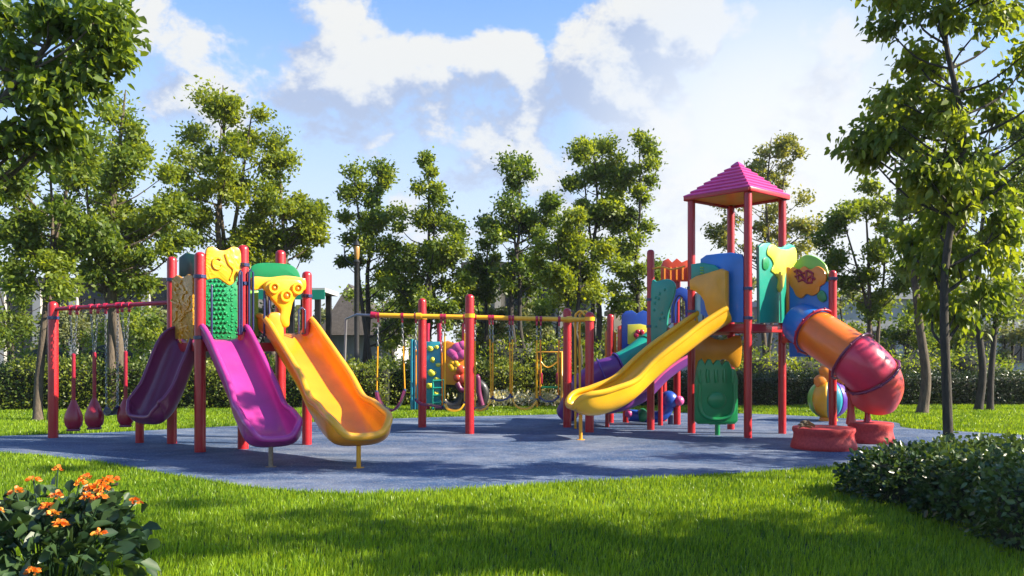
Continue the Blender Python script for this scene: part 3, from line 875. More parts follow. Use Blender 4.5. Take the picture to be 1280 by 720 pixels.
# closed tube slide: four bolted sections
t1, r2 = (4.84, 13.95), (5.38, 13.42)
post(tt_, r2, 2.84, r=.065, clamps=(2.7,))
deck(tt_, [q3, t1, r2, (5.42, 14.15)], 1.74, .09)
TP = Plane(t1, r2)
bp_ = pan(tt_, TP, [(987, 352), (1037, 352), (1037, 425), (1020, 446), (987, 446)], 'sky_blue', 'panel', .06, 0, .02)
pan(tt_, TP, [(990, 338), (996, 326), (1006, 319), (1017, 320), (1027, 326), (1034, 336), (1034, 360), (990, 360)], 'lime', 'panel', .05, -.02, .02, 40)
fl = pan(tt_, TP, [(987, 343), (992, 334), (1000, 337), (1007, 333), (1015, 337), (1023, 333), (1031, 337), (1035, 346), (1032, 355), (1027, 358), (1025, 366), (1017, 370), (1010, 368), (1004, 373), (997, 370), (993, 362), (989, 356)], 'orange', 'flower_panel', .05, .045, .018, 70)
mb = MB()
for pts in ([(995, 340), (1000, 338), (1006, 342), (1012, 339), (1019, 343)], [(996, 346), (1003, 344), (1009, 349), (1016, 346), (1021, 350)], [(1000, 352), (1006, 350), (1012, 354), (1018, 353)], [(998, 338), (1000, 350)], [(1010, 340), (1011, 354)], [(1018, 342), (1017, 352)]):
    mb.tube(catmull([TP.w(*q, .078) for q in pts], 14), .022, 7)
mb.build('scribble_relief', M['wine'], fl)
pan(tt_, TP, [(1023, 369), (1028, 363), (1033, 366), (1035, 374), (1030, 378), (1025, 375)], 'green', 'leaf_relief', .04, .05, .012, 24, fl)
pan(tt_, TP, [(984, 334), (988, 334), (988, 402), (984, 402)], 'orange', 'edge_strip', .06, .02)
mb = MB()
for k, zz in ((0, 2.72), (1, 2.62)):
    mb.tube([(5.0, 14.0, zz), (5.38, 13.42, zz)], .014, 6)
mb.build('handrail', M['navy'], tt_)
rail(tt_, catmull([(4.86, 14.02, 2.1), (4.86, 14.0, 2.75), (4.95, 13.98, 2.95), (5.02, 13.95, 2.85), (5.02, 13.93, 2.6)], 16), .02, 'violet')
tube_pts = catmull([at(1002, 404, 13.85), at(1015, 412, 13.55), at(1042, 430, 13.15), at(1070, 449, 12.86), at(1088, 467, 12.80), at(1095, 482, 12.88), at(1090, 495, 13.05)], 56)
kk = len(tube_pts); cuts = [0, int(kk * .20), int(kk * .46), int(kk * .69), kk - 1]
for i, mt in enumerate(('sky_blue', 'deep_orange', 'raspberry', 'crimson_coral')):
    seg = tube_pts[cuts[i]:cuts[i + 1] + 1]
    rr = np.linspace(.36, .41, kk)[cuts[i]:cuts[i + 1] + 1] if i < 2 else .41
    mb = MB(); mb.tube(seg, rr, 36, cap=False)
    o = mb.build('tube_section', M[mt], tt_, angle=70, solid=.03)
    if i:
        c = tube_pts[cuts[i]]; ax = unit(tube_pts[cuts[i] + 1] - tube_pts[cuts[i] - 1]); r_ = (.39, .40, .43, .43)[i]
        u_ = unit(np.cross(ax, [0, 0, 1])); w_ = np.cross(ax, u_)
        ringp = [c + (r_ + .012) * (math.cos(a) * u_ + math.sin(a) * w_) for a in np.arange(40) * math.pi / 20]
        fb = MB(); fb.tube(ringp, .022, 6, closed=True)
        for a in np.arange(12) * math.pi / 6:
            fb.ell(c + (r_ + .035) * (math.cos(a) * u_ + math.sin(a) * w_), (.018, .018, .018), 8, 6)
        fb.build('flange', M['crimson' if i == 1 else 'plum'], o, angle=70)
for (c, r_, h_) in (((4.72, 12.12), .47, .33), ((5.80, 12.95), .36, .33)):
    mb = MB(); mb.lathe([(r_ * .97, 0.0), (r_ * 1.02, .03), (r_ * .99, .10), (r_ * .93, .18), (r_ * .92, .24), (r_ * .97, h_ - .04), (r_ * .95, h_), (r_ * .2, h_ + .005)], (*c, 0), 40)
    mb.build('round_footing', M['red_cast'], tt_, angle=50)
mb = MB(); mb.lathe([(.08, .30), (.055, .5), (.05, .85), (.09, .98)], (5.50, 12.98, 0), 16); mb.build('tube_support', M['red'], tt_)
mb = MB(); mb.lathe([(.07, .30), (.045, .42), (.045, .75)], (5.80, 13.05, 0), 16); mb.build('tube_support', M['crimson'], tt_)

# a curled dry leaf on the red footing
dl = MB()
for k in range(4):
    G = [[(4.30 + .05 * k + .07 * math.cos(a) * f, 11.86 + .03 * k + .02 * f, .345 + .04 * (k % 2) + .05 * math.sin(a) + .02 * f) for f in (-1, 0, 1)] for a in np.linspace(.2 + k * .5, 2.6 + k * .3, 8)]
    dl.grid(np.array(G))
tag(dl.build('dry_leaf', M['leaf_dry']), 'curled dry brown leaf on the rim of the round red footing', 'leaf')

# ================================================================== free-standing pieces under and behind the roofed tower
gpn = thing('activity_panel', (3.58, 14.02, 0), 'green moulded activity panel with finger-like top on one short post under the tower', 'play panel')
GP = Plane((3.1, 14.02), (4.1, 14.02))
pan(gpn, GP, [(868, 478), (870, 462), (873, 451), (877, 448), (881, 455), (884, 449), (888, 449), (891, 455), (895, 450), (899, 450), (902, 456), (906, 451), (911, 452), (914, 460), (919, 462), (922, 474), (922, 526), (918, 530), (872, 530), (868, 526)], 'green', 'board', .09, 0, .03)
mb = MB(); mb.tube(catmull([GP.w(*q, .05) for q in ((874, 480), (874, 508), (880, 520), (895, 524), (911, 520), (917, 508), (917, 480))], 30), .035, 8)
for k in range(5): mb.tube(catmull([GP.w(873.5 + k * 10.5, 462, .04), GP.w(873 + k * 10.6, 470, .05), GP.w(875 + k * 10, 478, .045)], 8), .034, 8)
mb.ell(GP.w(895, 500, .05), (.17, .045, .15), 18, 10)
mb.build('pocket_relief', M['green'], gpn)
mb = MB(); mb.lathe([(.045, -.02), (.045, .2)], (3.60, 14.02, 0), 14); mb.box((3.6, 14.02, .215), (.3, .06, .03)); mb.build('leg', M['green'], gpn)

ru = thing('rear_play_unit', (2.2, 16.5, 0), 'smaller red play unit behind the yellow slide with blue flower panel and purple-green tube slide', 'play unit')
for xy, tp in (((2.03, 16.5), 2.25), ((2.36, 16.55), 1.75), ((2.86, 16.5), 1.7), ((3.2, 16.9), 2.2)):
    post(ru, xy, tp, r=.07)
deck(ru, [(2.03, 16.5), (2.86, 16.5), (3.2, 16.9), (2.1, 17.3)], 1.35, .08)
BP = Plane((2.0, 16.45), (3.0, 16.45))
bl = pan(ru, BP, [(777, 394), (782, 389), (790, 388), (796, 392), (803, 388), (810, 390), (813, 396), (813, 444), (777, 444)], 'blue', 'panel', .06, 0, .018)
yl = pan(ru, BP, [(784, 406), (800, 405), (808, 407), (808, 430), (797, 432), (784, 430)], 'lemon', 'inset', .03, .045, .01, 0, bl)
mb = MB()
for a in np.arange(6) * math.pi / 3: mb.ell(BP.w(799 + 4.5 * math.cos(a), 419 + 4.5 * math.sin(a), .075), (.055, .02, .055), 10, 6)
mb.build('flower_relief', M['crimson'], yl)
pan(ru, BP, [(757, 414), (763, 410), (771, 416), (771, 456), (757, 456)], 'orange', 'side_panel', .05, -.1, .015)
pan(ru, BP, [(772, 408), (777, 406), (777, 456), (772, 456)], 'scarlet', 'side_panel', .05, .0, .015)
ctr = catmull([at(822, 424, 16.2), at(808, 434, 16.0), at(790, 448, 15.8), at(770, 458, 15.7), at(750, 465, 15.7), at(732, 478, 15.8), at(720, 496, 16.1), at(709, 516, 16.5)], 48)
cu = [0, 20, len(ctr) - 1]
for i, mt in enumerate(('teal', 'purple')):
    mb = MB(); mb.tube(ctr[cu[i]:cu[i + 1] + 1], .25 if i == 0 else .23, 28, cap=False); o = mb.build('tube_section', M[mt], ru, angle=70, solid=.02)
    for j in ((cu[i],) if i else ()) + tuple(range(cu[i] + 7, cu[i + 1] - 4, 9)):
        c = ctr[j]; ax = unit(ctr[j + 1] - ctr[j - 1]); u_ = unit(np.cross(ax, [0, 0, 1])); w_ = np.cross(ax, u_)
        fb = MB(); fb.tube([c + .255 * (math.cos(a) * u_ + math.sin(a) * w_) for a in np.arange(30) * math.pi / 15], .016, 6, closed=True); fb.build('flange', M['violet' if i else 'green'], o, angle=70)
slide(ru, [at(860, 452, 16.0), at(846, 460, 15.9), at(828, 474, 15.8), at(808, 494, 15.7), at(790, 505, 15.6), at(768, 513, 15.5), at(748, 516, 15.5)], .46, .17, 'purple', 'pink', dip=0.0, end=.4, rim_r=.03)
mb = MB(); mb.lathe([(.04, 0), (.04, .3)], (1.85, 15.55, 0), 12); mb.lathe([(.05, 0), (.05, .9)], (2.95, 15.9, 0), 12); mb.build('slide_leg', M['red'], ru)

cr = thing('spring_rider', (2.9, 16.1, 0), 'blue caterpillar rider with pink nose and green middle behind the tall tower', 'play rider')
mb = MB(); mb.tube(catmull([at(786, 519, 16.1), at(800, 520, 16.1), at(816, 521, 16.1), at(828, 519, 16.1), at(836, 508, 16.1)], 20), .12, 16)
mb.ell(at(836, 500, 16.1), (.19, .17, .19), 18, 12); mb.build('body', M['blue'], cr, angle=70)
mb = MB(); mb.ell(at(803, 519, 16.05), (.11, .13, .14), 16, 10); mb.build('segment', M['green'], cr, angle=70)
mb = MB(); mb.ell(at(849, 501, 16.0), (.10, .10, .10), 14, 10); mb.build('nose', M['pink'], cr, angle=70)
mb = MB(); mb.ell(at(786, 517, 16.0), (.08, .08, .08), 14, 10); mb.build('tail', M['pink'], cr, angle=70)
for x_ in (812, 838):
    mb = MB(); c = at(x_, 530, 16.1); mb.lathe([(.05, -.02), (.05, .2)], (c[0], c[1], 0), 12); mb.build('leg', M['navy'], cr)

bc = thing('climbing_ball', (6.72, 17.0, 0), 'striped purple, green and yellow play ball with orange petals behind the tube slide', 'play ball')
cB = np.array([6.72, 17.0, .47]); r_ = .42
for k, mt in enumerate(('violet', 'purple', 'green', 'lime', 'yellow', 'cyan', 'violet', 'orange')):
    a0, a1 = 2 * math.pi * k / 8 + .35, 2 * math.pi * (k + 1) / 8 + .35
    G = [[cB + r_ * np.array([math.sin(t) * math.cos(a), math.sin(t) * math.sin(a), -math.cos(t)]) for a in np.linspace(a0, a1, 7)] for t in np.linspace(.02, math.pi - .02, 18)]
    mb = MB(); mb.grid(np.array(G)); mb.build('gore', M[mt], bc, angle=80, solid=.02)
mb = MB()
for (dx, dz, rr) in ((-.2, .38, .15), (0, .5, .17), (.18, .62, .14), (.02, .72, .16), (-.1, .6, .14), (.22, .42, .12)):
    mb.ell(cB + np.array([dx, -.12, dz]), (rr, .09, rr), 14, 8, .05, 3)
mb.build('petal', M['orange'], bc, angle=70)
mb = MB(); mb.lathe([(.2, 0), (.16, .1)], (6.72, 17.0, 0), 16); mb.build('stand', M['amber'], bc)

# behind the swings, on the far lawn
cl_ = thing('climbing_wall', (-2.15, 20.0, 0), 'teal climbing wall with yellow holds and open rungs behind the swings', 'climbing wall')
CP = Plane((-2.7, 20.0), (-1.6, 20.0))
wall_ = pan(cl_, CP, [(532, 427), (550, 427), (551, 431), (551, 506), (532, 506)], 'cyan', 'board', .08, 0, .02)
mb = MB()
for (x_, y_, r_) in ((538, 436, .07), (546, 434, .05), (541, 450, .06), (548, 456, .05), (540, 466, .085), (546, 474, .06), (537, 482, .07), (545, 492, .06)):
    mb.ell(CP.w(x_, y_, .07), (r_ * 1.2, r_ * .8, r_), 12, 8, .12, int(x_))
mb.build('hold', M['lemon'], wall_, angle=70)
for x_ in (515, 519, 523, 528): rail(cl_, [CP.w(x_, 512, .02), CP.w(x_, 424 + (x_ - 515) * .2, .02)], .04, 'cyan', 'upright')
for y_ in (436, 452, 468, 484, 500): rail(cl_, [CP.w(515, y_, .02), CP.w(528, y_, .02)], .025, 'sky_blue', 'rung')
for y_ in (476, 485, 494, 503): rail(cl_, [CP.w(541, y_, .2), CP.w(556, y_ - 1, .2)], .028, 'teal', 'rung')
for x_ in (542, 556): rail(cl_, [CP.w(x_, 512, .2), CP.w(x_, 474, .2)], .028, 'teal', 'upright')
for x_ in (534, 549): rail(cl_, [CP.w(x_, 513, -.08), CP.w(x_, 404, -.08)], .06, 'crimson', 'upright')

fb_ = thing('flower_panel', (-1.45, 20.0, 0), 'orange play panel with pink cloud top and yellow flower on dark round tunnels', 'play panel')
fp = pan(fb_, CP, [(553, 428), (560, 426), (568, 429), (576, 427), (582, 432), (582, 482), (553, 480)], 'orange', 'board', .09, .05, .02)
mb = MB()
for (x_, y_, r_) in ((566, 441, .15), (573, 435, .16), (579, 432, .14), (578, 443, .16), (570, 446, .12)): mb.ell(CP.w(x_, y_, .12), (r_, .07, r_ * .85), 14, 8)
mb.build('cloud_relief', M['pink'], fp, angle=70)
mb = MB()
for a in np.arange(6) * math.pi / 3: mb.ell(CP.w(568 + 4.4 * math.cos(a), 457 + 4.4 * math.sin(a), .12), (.075, .05, .075), 12, 8)
mb.build('flower_relief', M['yellow'], fp, angle=70)
mb = MB()
for (x_, y_, r_) in ((576, 462, .13), (579, 474, .13), (572, 472, .1)): mb.ell(CP.w(x_, y_, .12), (r_, .07, r_), 14, 8)
mb.build('bud_relief', M['scarlet'], fp, angle=70)
for x_ in (564, 592):
    mb = MB(); c = np.array(CP.w(x_, 493, .0)); mb.tube([c + np.array([math.cos(a) * .27, .1, math.sin(a) * .3]) for a in np.arange(24) * math.pi / 12], .13, 10, closed=True)
    mb.build('tunnel', M['black'], fb_, angle=70)
mb = MB(); mb.tube(catmull([CP.w(*q, .25) for q in ((572, 478), (578, 487), (590, 484), (597, 470), (599, 490), (603, 506))], 24), .07, 10); mb.build('tail', M['plum'], fb_, angle=70)
rail(fb_, [CP.w(580, 512, -.1), CP.w(580, 404, -.1)], .06, 'crimson', 'upright')
mb = MB(); mb.box(CP.w(578, 510, .1), (1.3, .5, .12), 0, .03); mb.build('base', M['black'], fb_)

sw2 = thing('baby_swing', (.98, 21.0, .5), 'small green platform swing with red side grips far behind the yellow bar', 'swing')
BP2 = Plane((.5, 21.0), (1.5, 21.0))
mb = MB(); mb.box(BP2.w(686, 484), (.55, .3, .05), 0, .015); mb.build('seat', M['green'], sw2)
for x_ in (676, 697):
    rail(sw2, [BP2.w(x_, 484), BP2.w(x_, 440)], .02, 'amber', 'rope'); mb = MB(); mb.box(BP2.w(x_, 473), (.10, .1, .3), 0, .03); mb.build('grip', M['wine'], sw2)
rail(sw2, [BP2.w(676, 452), BP2.w(681, 458), BP2.w(687, 459), BP2.w(697, 452)], .02, 'amber', 'rope', 14)
fr2 = thing('swing_frame', (.98, 21.0, 0), 'small amber goalpost frame holding the green platform swing near the hedge', 'swing frame')
rail(fr2, [BP2.w(671, 512), BP2.w(671, 440), BP2.w(702, 440), BP2.w(702, 512)], .035, 'amber', 'frame_pipe')


# ================================================================== ground, rubber surface, lawn
gm, nt, b = new_mat('lawn_soil'); L = nt.links.new
tc = nd(nt, 'ShaderNodeTexCoord'); n1 = nd(nt, 'ShaderNodeTexNoise', i_Scale=0.6, i_Detail=8.0, i_Roughness=0.7); n2 = nd(nt, 'ShaderNodeTexNoise', i_Scale=40.0, i_Detail=4.0)
L(tc.outputs['Object'], n1.inputs['Vector']); L(tc.outputs['Object'], n2.inputs['Vector'])
r1 = ramp(nt, [(0.3, (0.016, 0.036, 0.005)), (0.7, (0.034, 0.068, 0.009))]); r2 = ramp(nt, [(0.3, (0.45, 0.45, 0.4)), (0.7, (1.2, 1.2, 1.1))])
mx = nd(nt, 'ShaderNodeMixRGB', blend_type='MULTIPLY', i_0=1.0)
L(n1.outputs['Fac'], r1.inputs['Fac']); L(n2.outputs['Fac'], r2.inputs['Fac']); L(r1.outputs[0], mx.inputs[1]); L(r2.outputs[0], mx.inputs[2]); L(mx.outputs[0], b.inputs['Base Color'])
b.inputs['Roughness'].default_value = .95
bp = nd(nt, 'ShaderNodeBump', i_Strength=0.8, i_Distance=0.04); L(n2.outputs['Fac'], bp.inputs['Height']); L(bp.outputs[0], b.inputs['Normal'])
mb = MB(); mb.add([(-160, -60, 0), (160, -60, 0), (160, 160, 0), (-160, 160, 0)], [(0, 1, 2, 3)])
tag(mb.build('ground', gm), kind='structure')

pm, nt, b = new_mat('blue_rubber_crumb'); L = nt.links.new
tc = nd(nt, 'ShaderNodeTexCoord')
sp = nd(nt, 'ShaderNodeTexVoronoi', i_Scale=95.0); L(tc.outputs['Object'], sp.inputs['Vector'])
r1 = ramp(nt, [(0.0, (0.014, 0.044, 0.125)), (0.5, (0.027, 0.074, 0.175)), (0.78, (0.068, 0.130, 0.24)), (0.95, (0.33, 0.34, 0.35))]); r1.color_ramp.interpolation = 'CONSTANT'
sv = nd(nt, 'ShaderNodeSeparateColor'); L(sp.outputs['Color'], sv.inputs[0]); L(sv.outputs[0], r1.inputs['Fac'])
mp = nd(nt, 'ShaderNodeMapping'); mp.inputs['Scale'].default_value = (.55, 1.25, 1); L(tc.outputs['Object'], mp.inputs['Vector'])
wn = nd(nt, 'ShaderNodeTexNoise', i_Scale=0.9, i_Detail=9.0, i_Roughness=0.68, i_Distortion=0.6); L(mp.outputs[0], wn.inputs['Vector'])
r2 = ramp(nt, [(0.42, (0, 0, 0)), (0.70, (0.55, 0.55, 0.55))]); L(wn.outputs['Fac'], r2.inputs['Fac'])
mx = nd(nt, 'ShaderNodeMixRGB'); mx.inputs[2].default_value = (0.30, 0.32, 0.36, 1)       # sand and scuffing trodden into the crumb
L(r2.outputs[0], mx.inputs[0]); L(r1.outputs[0], mx.inputs[1])
st = nd(nt, 'ShaderNodeTexNoise', i_Scale=2.4, i_Detail=7.0); L(tc.outputs['Object'], st.inputs['Vector'])
r3 = ramp(nt, [(0.35, (0.72, 0.74, 0.78)), (0.62, (1.08, 1.06, 1.04))]); L(st.outputs['Fac'], r3.inputs['Fac'])
m2 = nd(nt, 'ShaderNodeMixRGB', blend_type='MULTIPLY', i_0=1.0); L(mx.outputs[0], m2.inputs[1]); L(r3.outputs[0], m2.inputs[2]); L(m2.outputs[0], b.inputs['Base Color'])
b.inputs['Roughness'].default_value = .72
bp = nd(nt, 'ShaderNodeBump', i_Strength=0.5, i_Distance=0.006); L(sp.outputs['Distance'], bp.inputs['Height'])
bq = nd(nt, 'ShaderNodeBump', i_Strength=0.35, i_Distance=0.06); L(wn.outputs['Fac'], bq.inputs['Height']); L(bp.outputs[0], bq.inputs['Normal']); L(bq.outputs[0], b.inputs['Normal'])
edge = [on_ground(*q)[:2] for q in ((36, 569), (80, 574), (130, 580), (200, 592), (300, 608), (370, 615), (430, 618), (500, 617), (560, 614), (640, 609), (700, 605), (780, 601), (850, 597), (950, 591), (1050, 584), (1120, 578))]
edge += [(6.6, 10.6), (8.2, 11.6), (9.3, 13.0), (8.9, 14.1), (7.6, 15.3)] + [on_ground(*q)[:2] for q in ((1120, 529), (1060, 524), (980, 519.5), (900, 517), (800, 517), (640, 520), (490, 524), (300, 533), (120, 542))]
edge += [(-8.8, 13.9), (-9.6, 13.2), (-9.2, 12.3)]
PAD = catmull([(x, y, 0) for x, y in edge], 170, True)[:, :2]
mb = MB()
bm = bmesh.new(); f = bm.faces.new([bm.verts.new((x, y, .014)) for x, y in PAD]); bm.normal_update()
if f.normal.z < 0: f.normal_flip()
g = bmesh.ops.extrude_edge_only(bm, edges=list(bm.edges)); 
for v in g['geom']:
    if isinstance(v, bmesh.types.BMVert): v.co.z = -.02
bmesh.ops.triangulate(bm, faces=[q for q in bm.faces if len(q.verts) > 4]); bm.verts.index_update()
mb.add([v.co[:] for v in bm.verts], [[v.index for v in q.verts] for q in bm.faces]); bm.free()
tag(mb.build('rubber_pavement', pm, smooth=False), kind='structure')


def inside(P, poly):
    x, y = P[:, 0], P[:, 1]; r = np.zeros(len(P), bool); n = len(poly); j = n - 1
    for i in range(n):
        xi, yi = poly[i]; xj, yj = poly[j]
        c = ((yi > y) != (yj > y)) & (x < (xj - xi) * (y - yi) / (yj - yi + 1e-12) + xi)
        r ^= c; j = i
    return r


rs = np.random.RandomState(3)
Ps, Hs, Ws = [], [], []
for (y0, y1, dens, h, w, xm) in ((3.6, 5.6, 4800, .064, .0068, .95), (5.6, 7.4, 4200, .062, .0074, .95), (7.4, 9.4, 3400, .060, .0080, .92), (9.4, 12.5, 2400, .056, .009, .9), (12.5, 16, 1100, .06, .014, .9), (16, 22.5, 900, .06, .018, .72)):
    X = xm * y1 + .8; n = int((y1 - y0) * 2 * X * dens)
    P = np.stack([rs.uniform(-X, X, n), rs.uniform(y0, y1, n)], 1)
    P = P[np.abs(P[:, 0]) < xm * P[:, 1] + .8]
    P = P[~inside(P, PAD)]
    cl_n = np.sin(P[:, 0] * 3.1 + np.sin(P[:, 1] * 2.3)) * np.sin(P[:, 1] * 3.7 + 1)
    P = P[rs.rand(len(P)) < .86 + .14 * cl_n]
    k = len(P)
    Ps.append(P); Hs.append(h * rs.uniform(.55, 1.3, k) * (1 + .12 * np.sin(P[:, 0] * 1.7) * np.sin(P[:, 1] * 2.1))); Ws.append(w * rs.uniform(.7, 1.3, k))
P = np.concatenate(Ps); H = np.concatenate(Hs)[:, None]; W = np.concatenate(Ws)[:, None]; n = len(P)
a = rs.uniform(0, 2 * math.pi, n); sd = np.stack([np.cos(a), np.sin(a), np.zeros(n)], 1)
la = rs.uniform(0, 2 * math.pi, n); lm = np.abs(rs.randn(n)) * .26
ln = np.stack([np.cos(la) * lm + .06, np.sin(la) * lm, np.zeros(n)], 1)
B = np.concatenate([P, np.zeros((n, 1))], 1)
mid = B + np.array([0, 0, 1.0]) * H * .55 + ln * H * .22
tip = B + np.array([0, 0, 1.0]) * H * (1 - .25 * lm[:, None]) + ln * H
V = np.stack([B - sd * W * .5, B + sd * W * .5, mid + sd * W * .42, mid - sd * W * .42, tip], 1).reshape(-1, 3)
i = np.arange(n)[:, None] * 5
t = np.clip(.5 + .14 * np.sin(P[:, 0] * .9 + P[:, 1] * .6) * np.sin(P[:, 1] * 1.3) + .10 * np.sin(P[:, 0] * 4.3 + 2 * np.sin(P[:, 1] * 3.1)) + .28 * rs.randn(n), 0, 1)
tag(fast_mesh('lawn_grass', V, i + np.array([[0, 1, 2, 3]]), np.concatenate([t, t]), M['grass_blade'], None, i + np.array([[3, 2, 4]])),
    'short bright green lawn around the blue rubber surface', 'grass', kind='stuff')

# ================================================================== hedges and shrubs
hedge_row('hedge', 'loose leafy yellow-green hedge behind the red swing bar and low slide tower', (-14.5, 20.4), (-3.3, 21.6), 1.3, 1.12, M['leaf_hedge'], 26000, .085, 21, 'hedges behind the lawn', .16)
hedge_row('hedge', 'loose hedge with pale flowers at its foot behind the yellow-barred swings', (-3.2, 22.2), (3.2, 22.2), 1.3, 1.05, M['leaf_hedge'], 15000, .085, 22, 'hedges behind the lawn', .2)
hedge_row('hedge', 'low dark clipped box hedge behind the roofed tower and tube slide', (3.3, 22.0), (15.5, 22.6), 1.1, .82, M['leaf_box'], 30000, .065, 23, 'hedges behind the lawn', .06)
rs0 = np.random.RandomState(77)
# loose shrubs rising above the hedge line
GS = 'loose shrubs behind the hedges'
for k, (px, py, D, rx, rz, mt, lab) in enumerate((
        (60, 430, 23.5, .95, .95, 'leaf_mid', 'mid green loose shrub behind the hedge by the red end post of the swing bar'),
        (138, 425, 24.0, 1.0, 1.0, 'leaf_gold', 'yellow-green shrub behind the hedge between the hanging red swings'),
        (205, 430, 23.6, .9, .9, 'leaf_mid', 'green shrub behind the hedge beside the carved gold panel'),
        (290, 436, 23.0, .9, .85, 'leaf_gold', 'sunlit shrub behind the hedge seen under the low tower'),
        (395, 445, 23.0, .8, .65, 'leaf_hedge', 'round green shrub beside the grey shed, behind the orange slide'),
        (484, 448, 23.5, .8, .62, 'leaf_mid', 'low green shrub at the foot of the lamp post'),
        (560, 446, 24.5, 1.0, .85, 'leaf_deep', 'dark green shrub behind the teal climbing wall'),
        (640, 436, 24.5, 1.1, .95, 'leaf_mid', 'green shrub behind the tall red front post of the swings'),
        (695, 430, 24.0, .9, 1.0, 'leaf_gold', 'yellow-green shrub behind the pair of short red posts'),
        (770, 436, 24.0, 1.0, .95, 'leaf_mid', 'green shrub behind the blue flower panel'),
        (958, 452, 24.5, 1.0, .75, 'leaf_gold', 'pale yellow-green shrub between the legs of the roofed tower, behind the box hedge'),
        (1010, 455, 25.0, 1.1, .7, 'leaf_mid', 'low green shrub above the box hedge behind the flower panel of the tube slide'),
        (1090, 448, 24.5, 1.2, .75, 'leaf_deep', 'dark shrub above the box hedge behind the pink tube end'),
        (1140, 456, 24.5, 1.0, .7, 'leaf_gold', 'sunlit shrub above the box hedge by the leaning trunk'),
        (1215, 452, 24.0, 1.1, .8, 'leaf_mid', 'green shrub above the far end of the box hedge'))):
    c = at(px, py, D); z = rz
    mound('shrub', lab, [((c[0], D, z * .85), (rx, rx * .8, z)), ((c[0] + rx * .6, D + .2, z * .7), (rx * .7, rx * .7, z * .75)), ((c[0] - rx * .55, D - .1, z * .65), (rx * .7, rx * .6, z * .8))], M[mt], 4200, .10, 100 + k, 'shrub', GS, jitter=.16)

# clipped dark shrubs by the young tree, near the viewer
GF = 'dark glossy shrubs beside the young tree'
mound('shrub', 'dark glossy clipped shrub at the edge of the blue surface, under the young tree', [((4.10, 8.0, .03), (.74, .60, .46)), ((4.95, 8.4, .04), (.70, .6, .47)), ((5.7, 8.5, .04), (.85, .7, .46))], M['leaf_shrub'], 22000, .066, 31, 'shrub', GF, True, .85, jitter=.035)
mound('shrub', 'dark glossy shrub mound in front of the young tree, between two others', [((4.14, 6.95, .03), (.52, .46, .52)), ((4.85, 7.2, .04), (.72, .62, .50))], M['leaf_shrub'], 18000, .064, 32, 'shrub', GF, True, .75, jitter=.035)
mound('shrub', 'lowest dark glossy shrub mound, nearest the viewer on the grass', [((4.02, 5.95, .05), (.46, .45, .58)), ((4.75, 6.2, .06), (.75, .7, .58))], M['leaf_shrub'], 19000, .055, 33, 'shrub', GF, True, .75, jitter=.035)

# flowering bush in the near corner
rs = np.random.RandomState(8)
fbz = thing('flowering_bush', (-2.85, 4.9, 0), 'broad-leaved bush with orange flower heads in the near corner of the lawn', 'flowering bush')
mb = MB(); ends = []
for k in range(60):
    a = rs.uniform(0, 2 * math.pi); rr = .56 * math.sqrt(rs.rand()); x, y = -2.88 + rr * math.cos(a), 5.0 + rr * .75 * math.sin(a)
    zz = .52 * math.sqrt(max(.05, 1 - (rr / .64) ** 2)) + rs.uniform(-.12, .06)
    e = np.array([x, y, max(.08, zz)]); b0 = np.array([-2.88 + (x + 2.88) * .35, 5.0 + (y - 5.0) * .35, 0])
    mb.tube(catmull([b0, (b0 + e) / 2 + np.array([0, 0, .08]), e], 6), .006, 5, cap=False); ends.append(e - np.array([0, 0, .05]))
fl_px = [(42, 600, 5.15), (72, 588, 5.35), (99, 604, 5.2), (113, 612, 5.05), (124, 606, 5.1), (133, 602, 5.2), (109, 622, 5.0), (126, 622, 4.95), (140, 600, 5.25), (67, 643, 4.75), (70, 620, 4.9), (75, 656, 4.65), (124, 668, 4.6), (169, 627, 5.0), (40, 716, 4.45), (60, 634, 4.8), (130, 612, 5.05), (107, 598, 5.3), (20, 615, 5.0), (-5, 640, 4.9)]
heads = [np.array(at(*q)) for q in fl_px]
for e in heads:
    b0 = np.array([-2.88 + (e[0] + 2.88) * .5, 5.0 + (e[1] - 5.0) * .5, .05])
    mb.tube(catmull([b0, (b0 + e) / 2 + np.array([0, 0, .05]), e], 6), .0055, 5, cap=False)
mb.build('stem', M['leaf_broad'], fbz)
E_ = np.array(ends + [h - np.array([0, 0, .15]) for h in heads]); n_per = 8
C = np.repeat(E_, n_per, 0) + rs.randn(len(E_) * n_per, 3) * np.array([.055, .055, .05]); C = C[C[:, 2] > .03]
out = C - np.array([-2.88, 5.0, .1]); out /= np.linalg.norm(out, axis=1, keepdims=True)
Dv = out * .8 + rs.randn(len(C), 3) * .5; Dv[:, 2] -= .1; Dv /= np.linalg.norm(Dv, axis=1, keepdims=True)
Ls = .115 * rs.uniform(.55, 1.3, len(C)); V, Q = leaf_quads(rs, C, Dv, Ls, Ls * rs.uniform(.55, .75, len(C)), .25)
fast_mesh('foliage', V, Q, np.repeat(rs.rand(len(C)), 2), M['leaf_broad'], fbz)
for e in heads:
    n = rs.randint(14, 34); d = sphere_dirs(rs, n); d[:, 2] = np.abs(d[:, 2]) * .9 - .15
    C = e + d * .018; Ls = .030 * rs.uniform(.7, 1.3, n); V, Q = leaf_quads(rs, C, d / np.linalg.norm(d, axis=1, keepdims=True), Ls, Ls * .8, .2)
    fast_mesh('flower_head', V, Q, np.repeat(rs.rand(n), 2), M['petal_orange'], fbz)
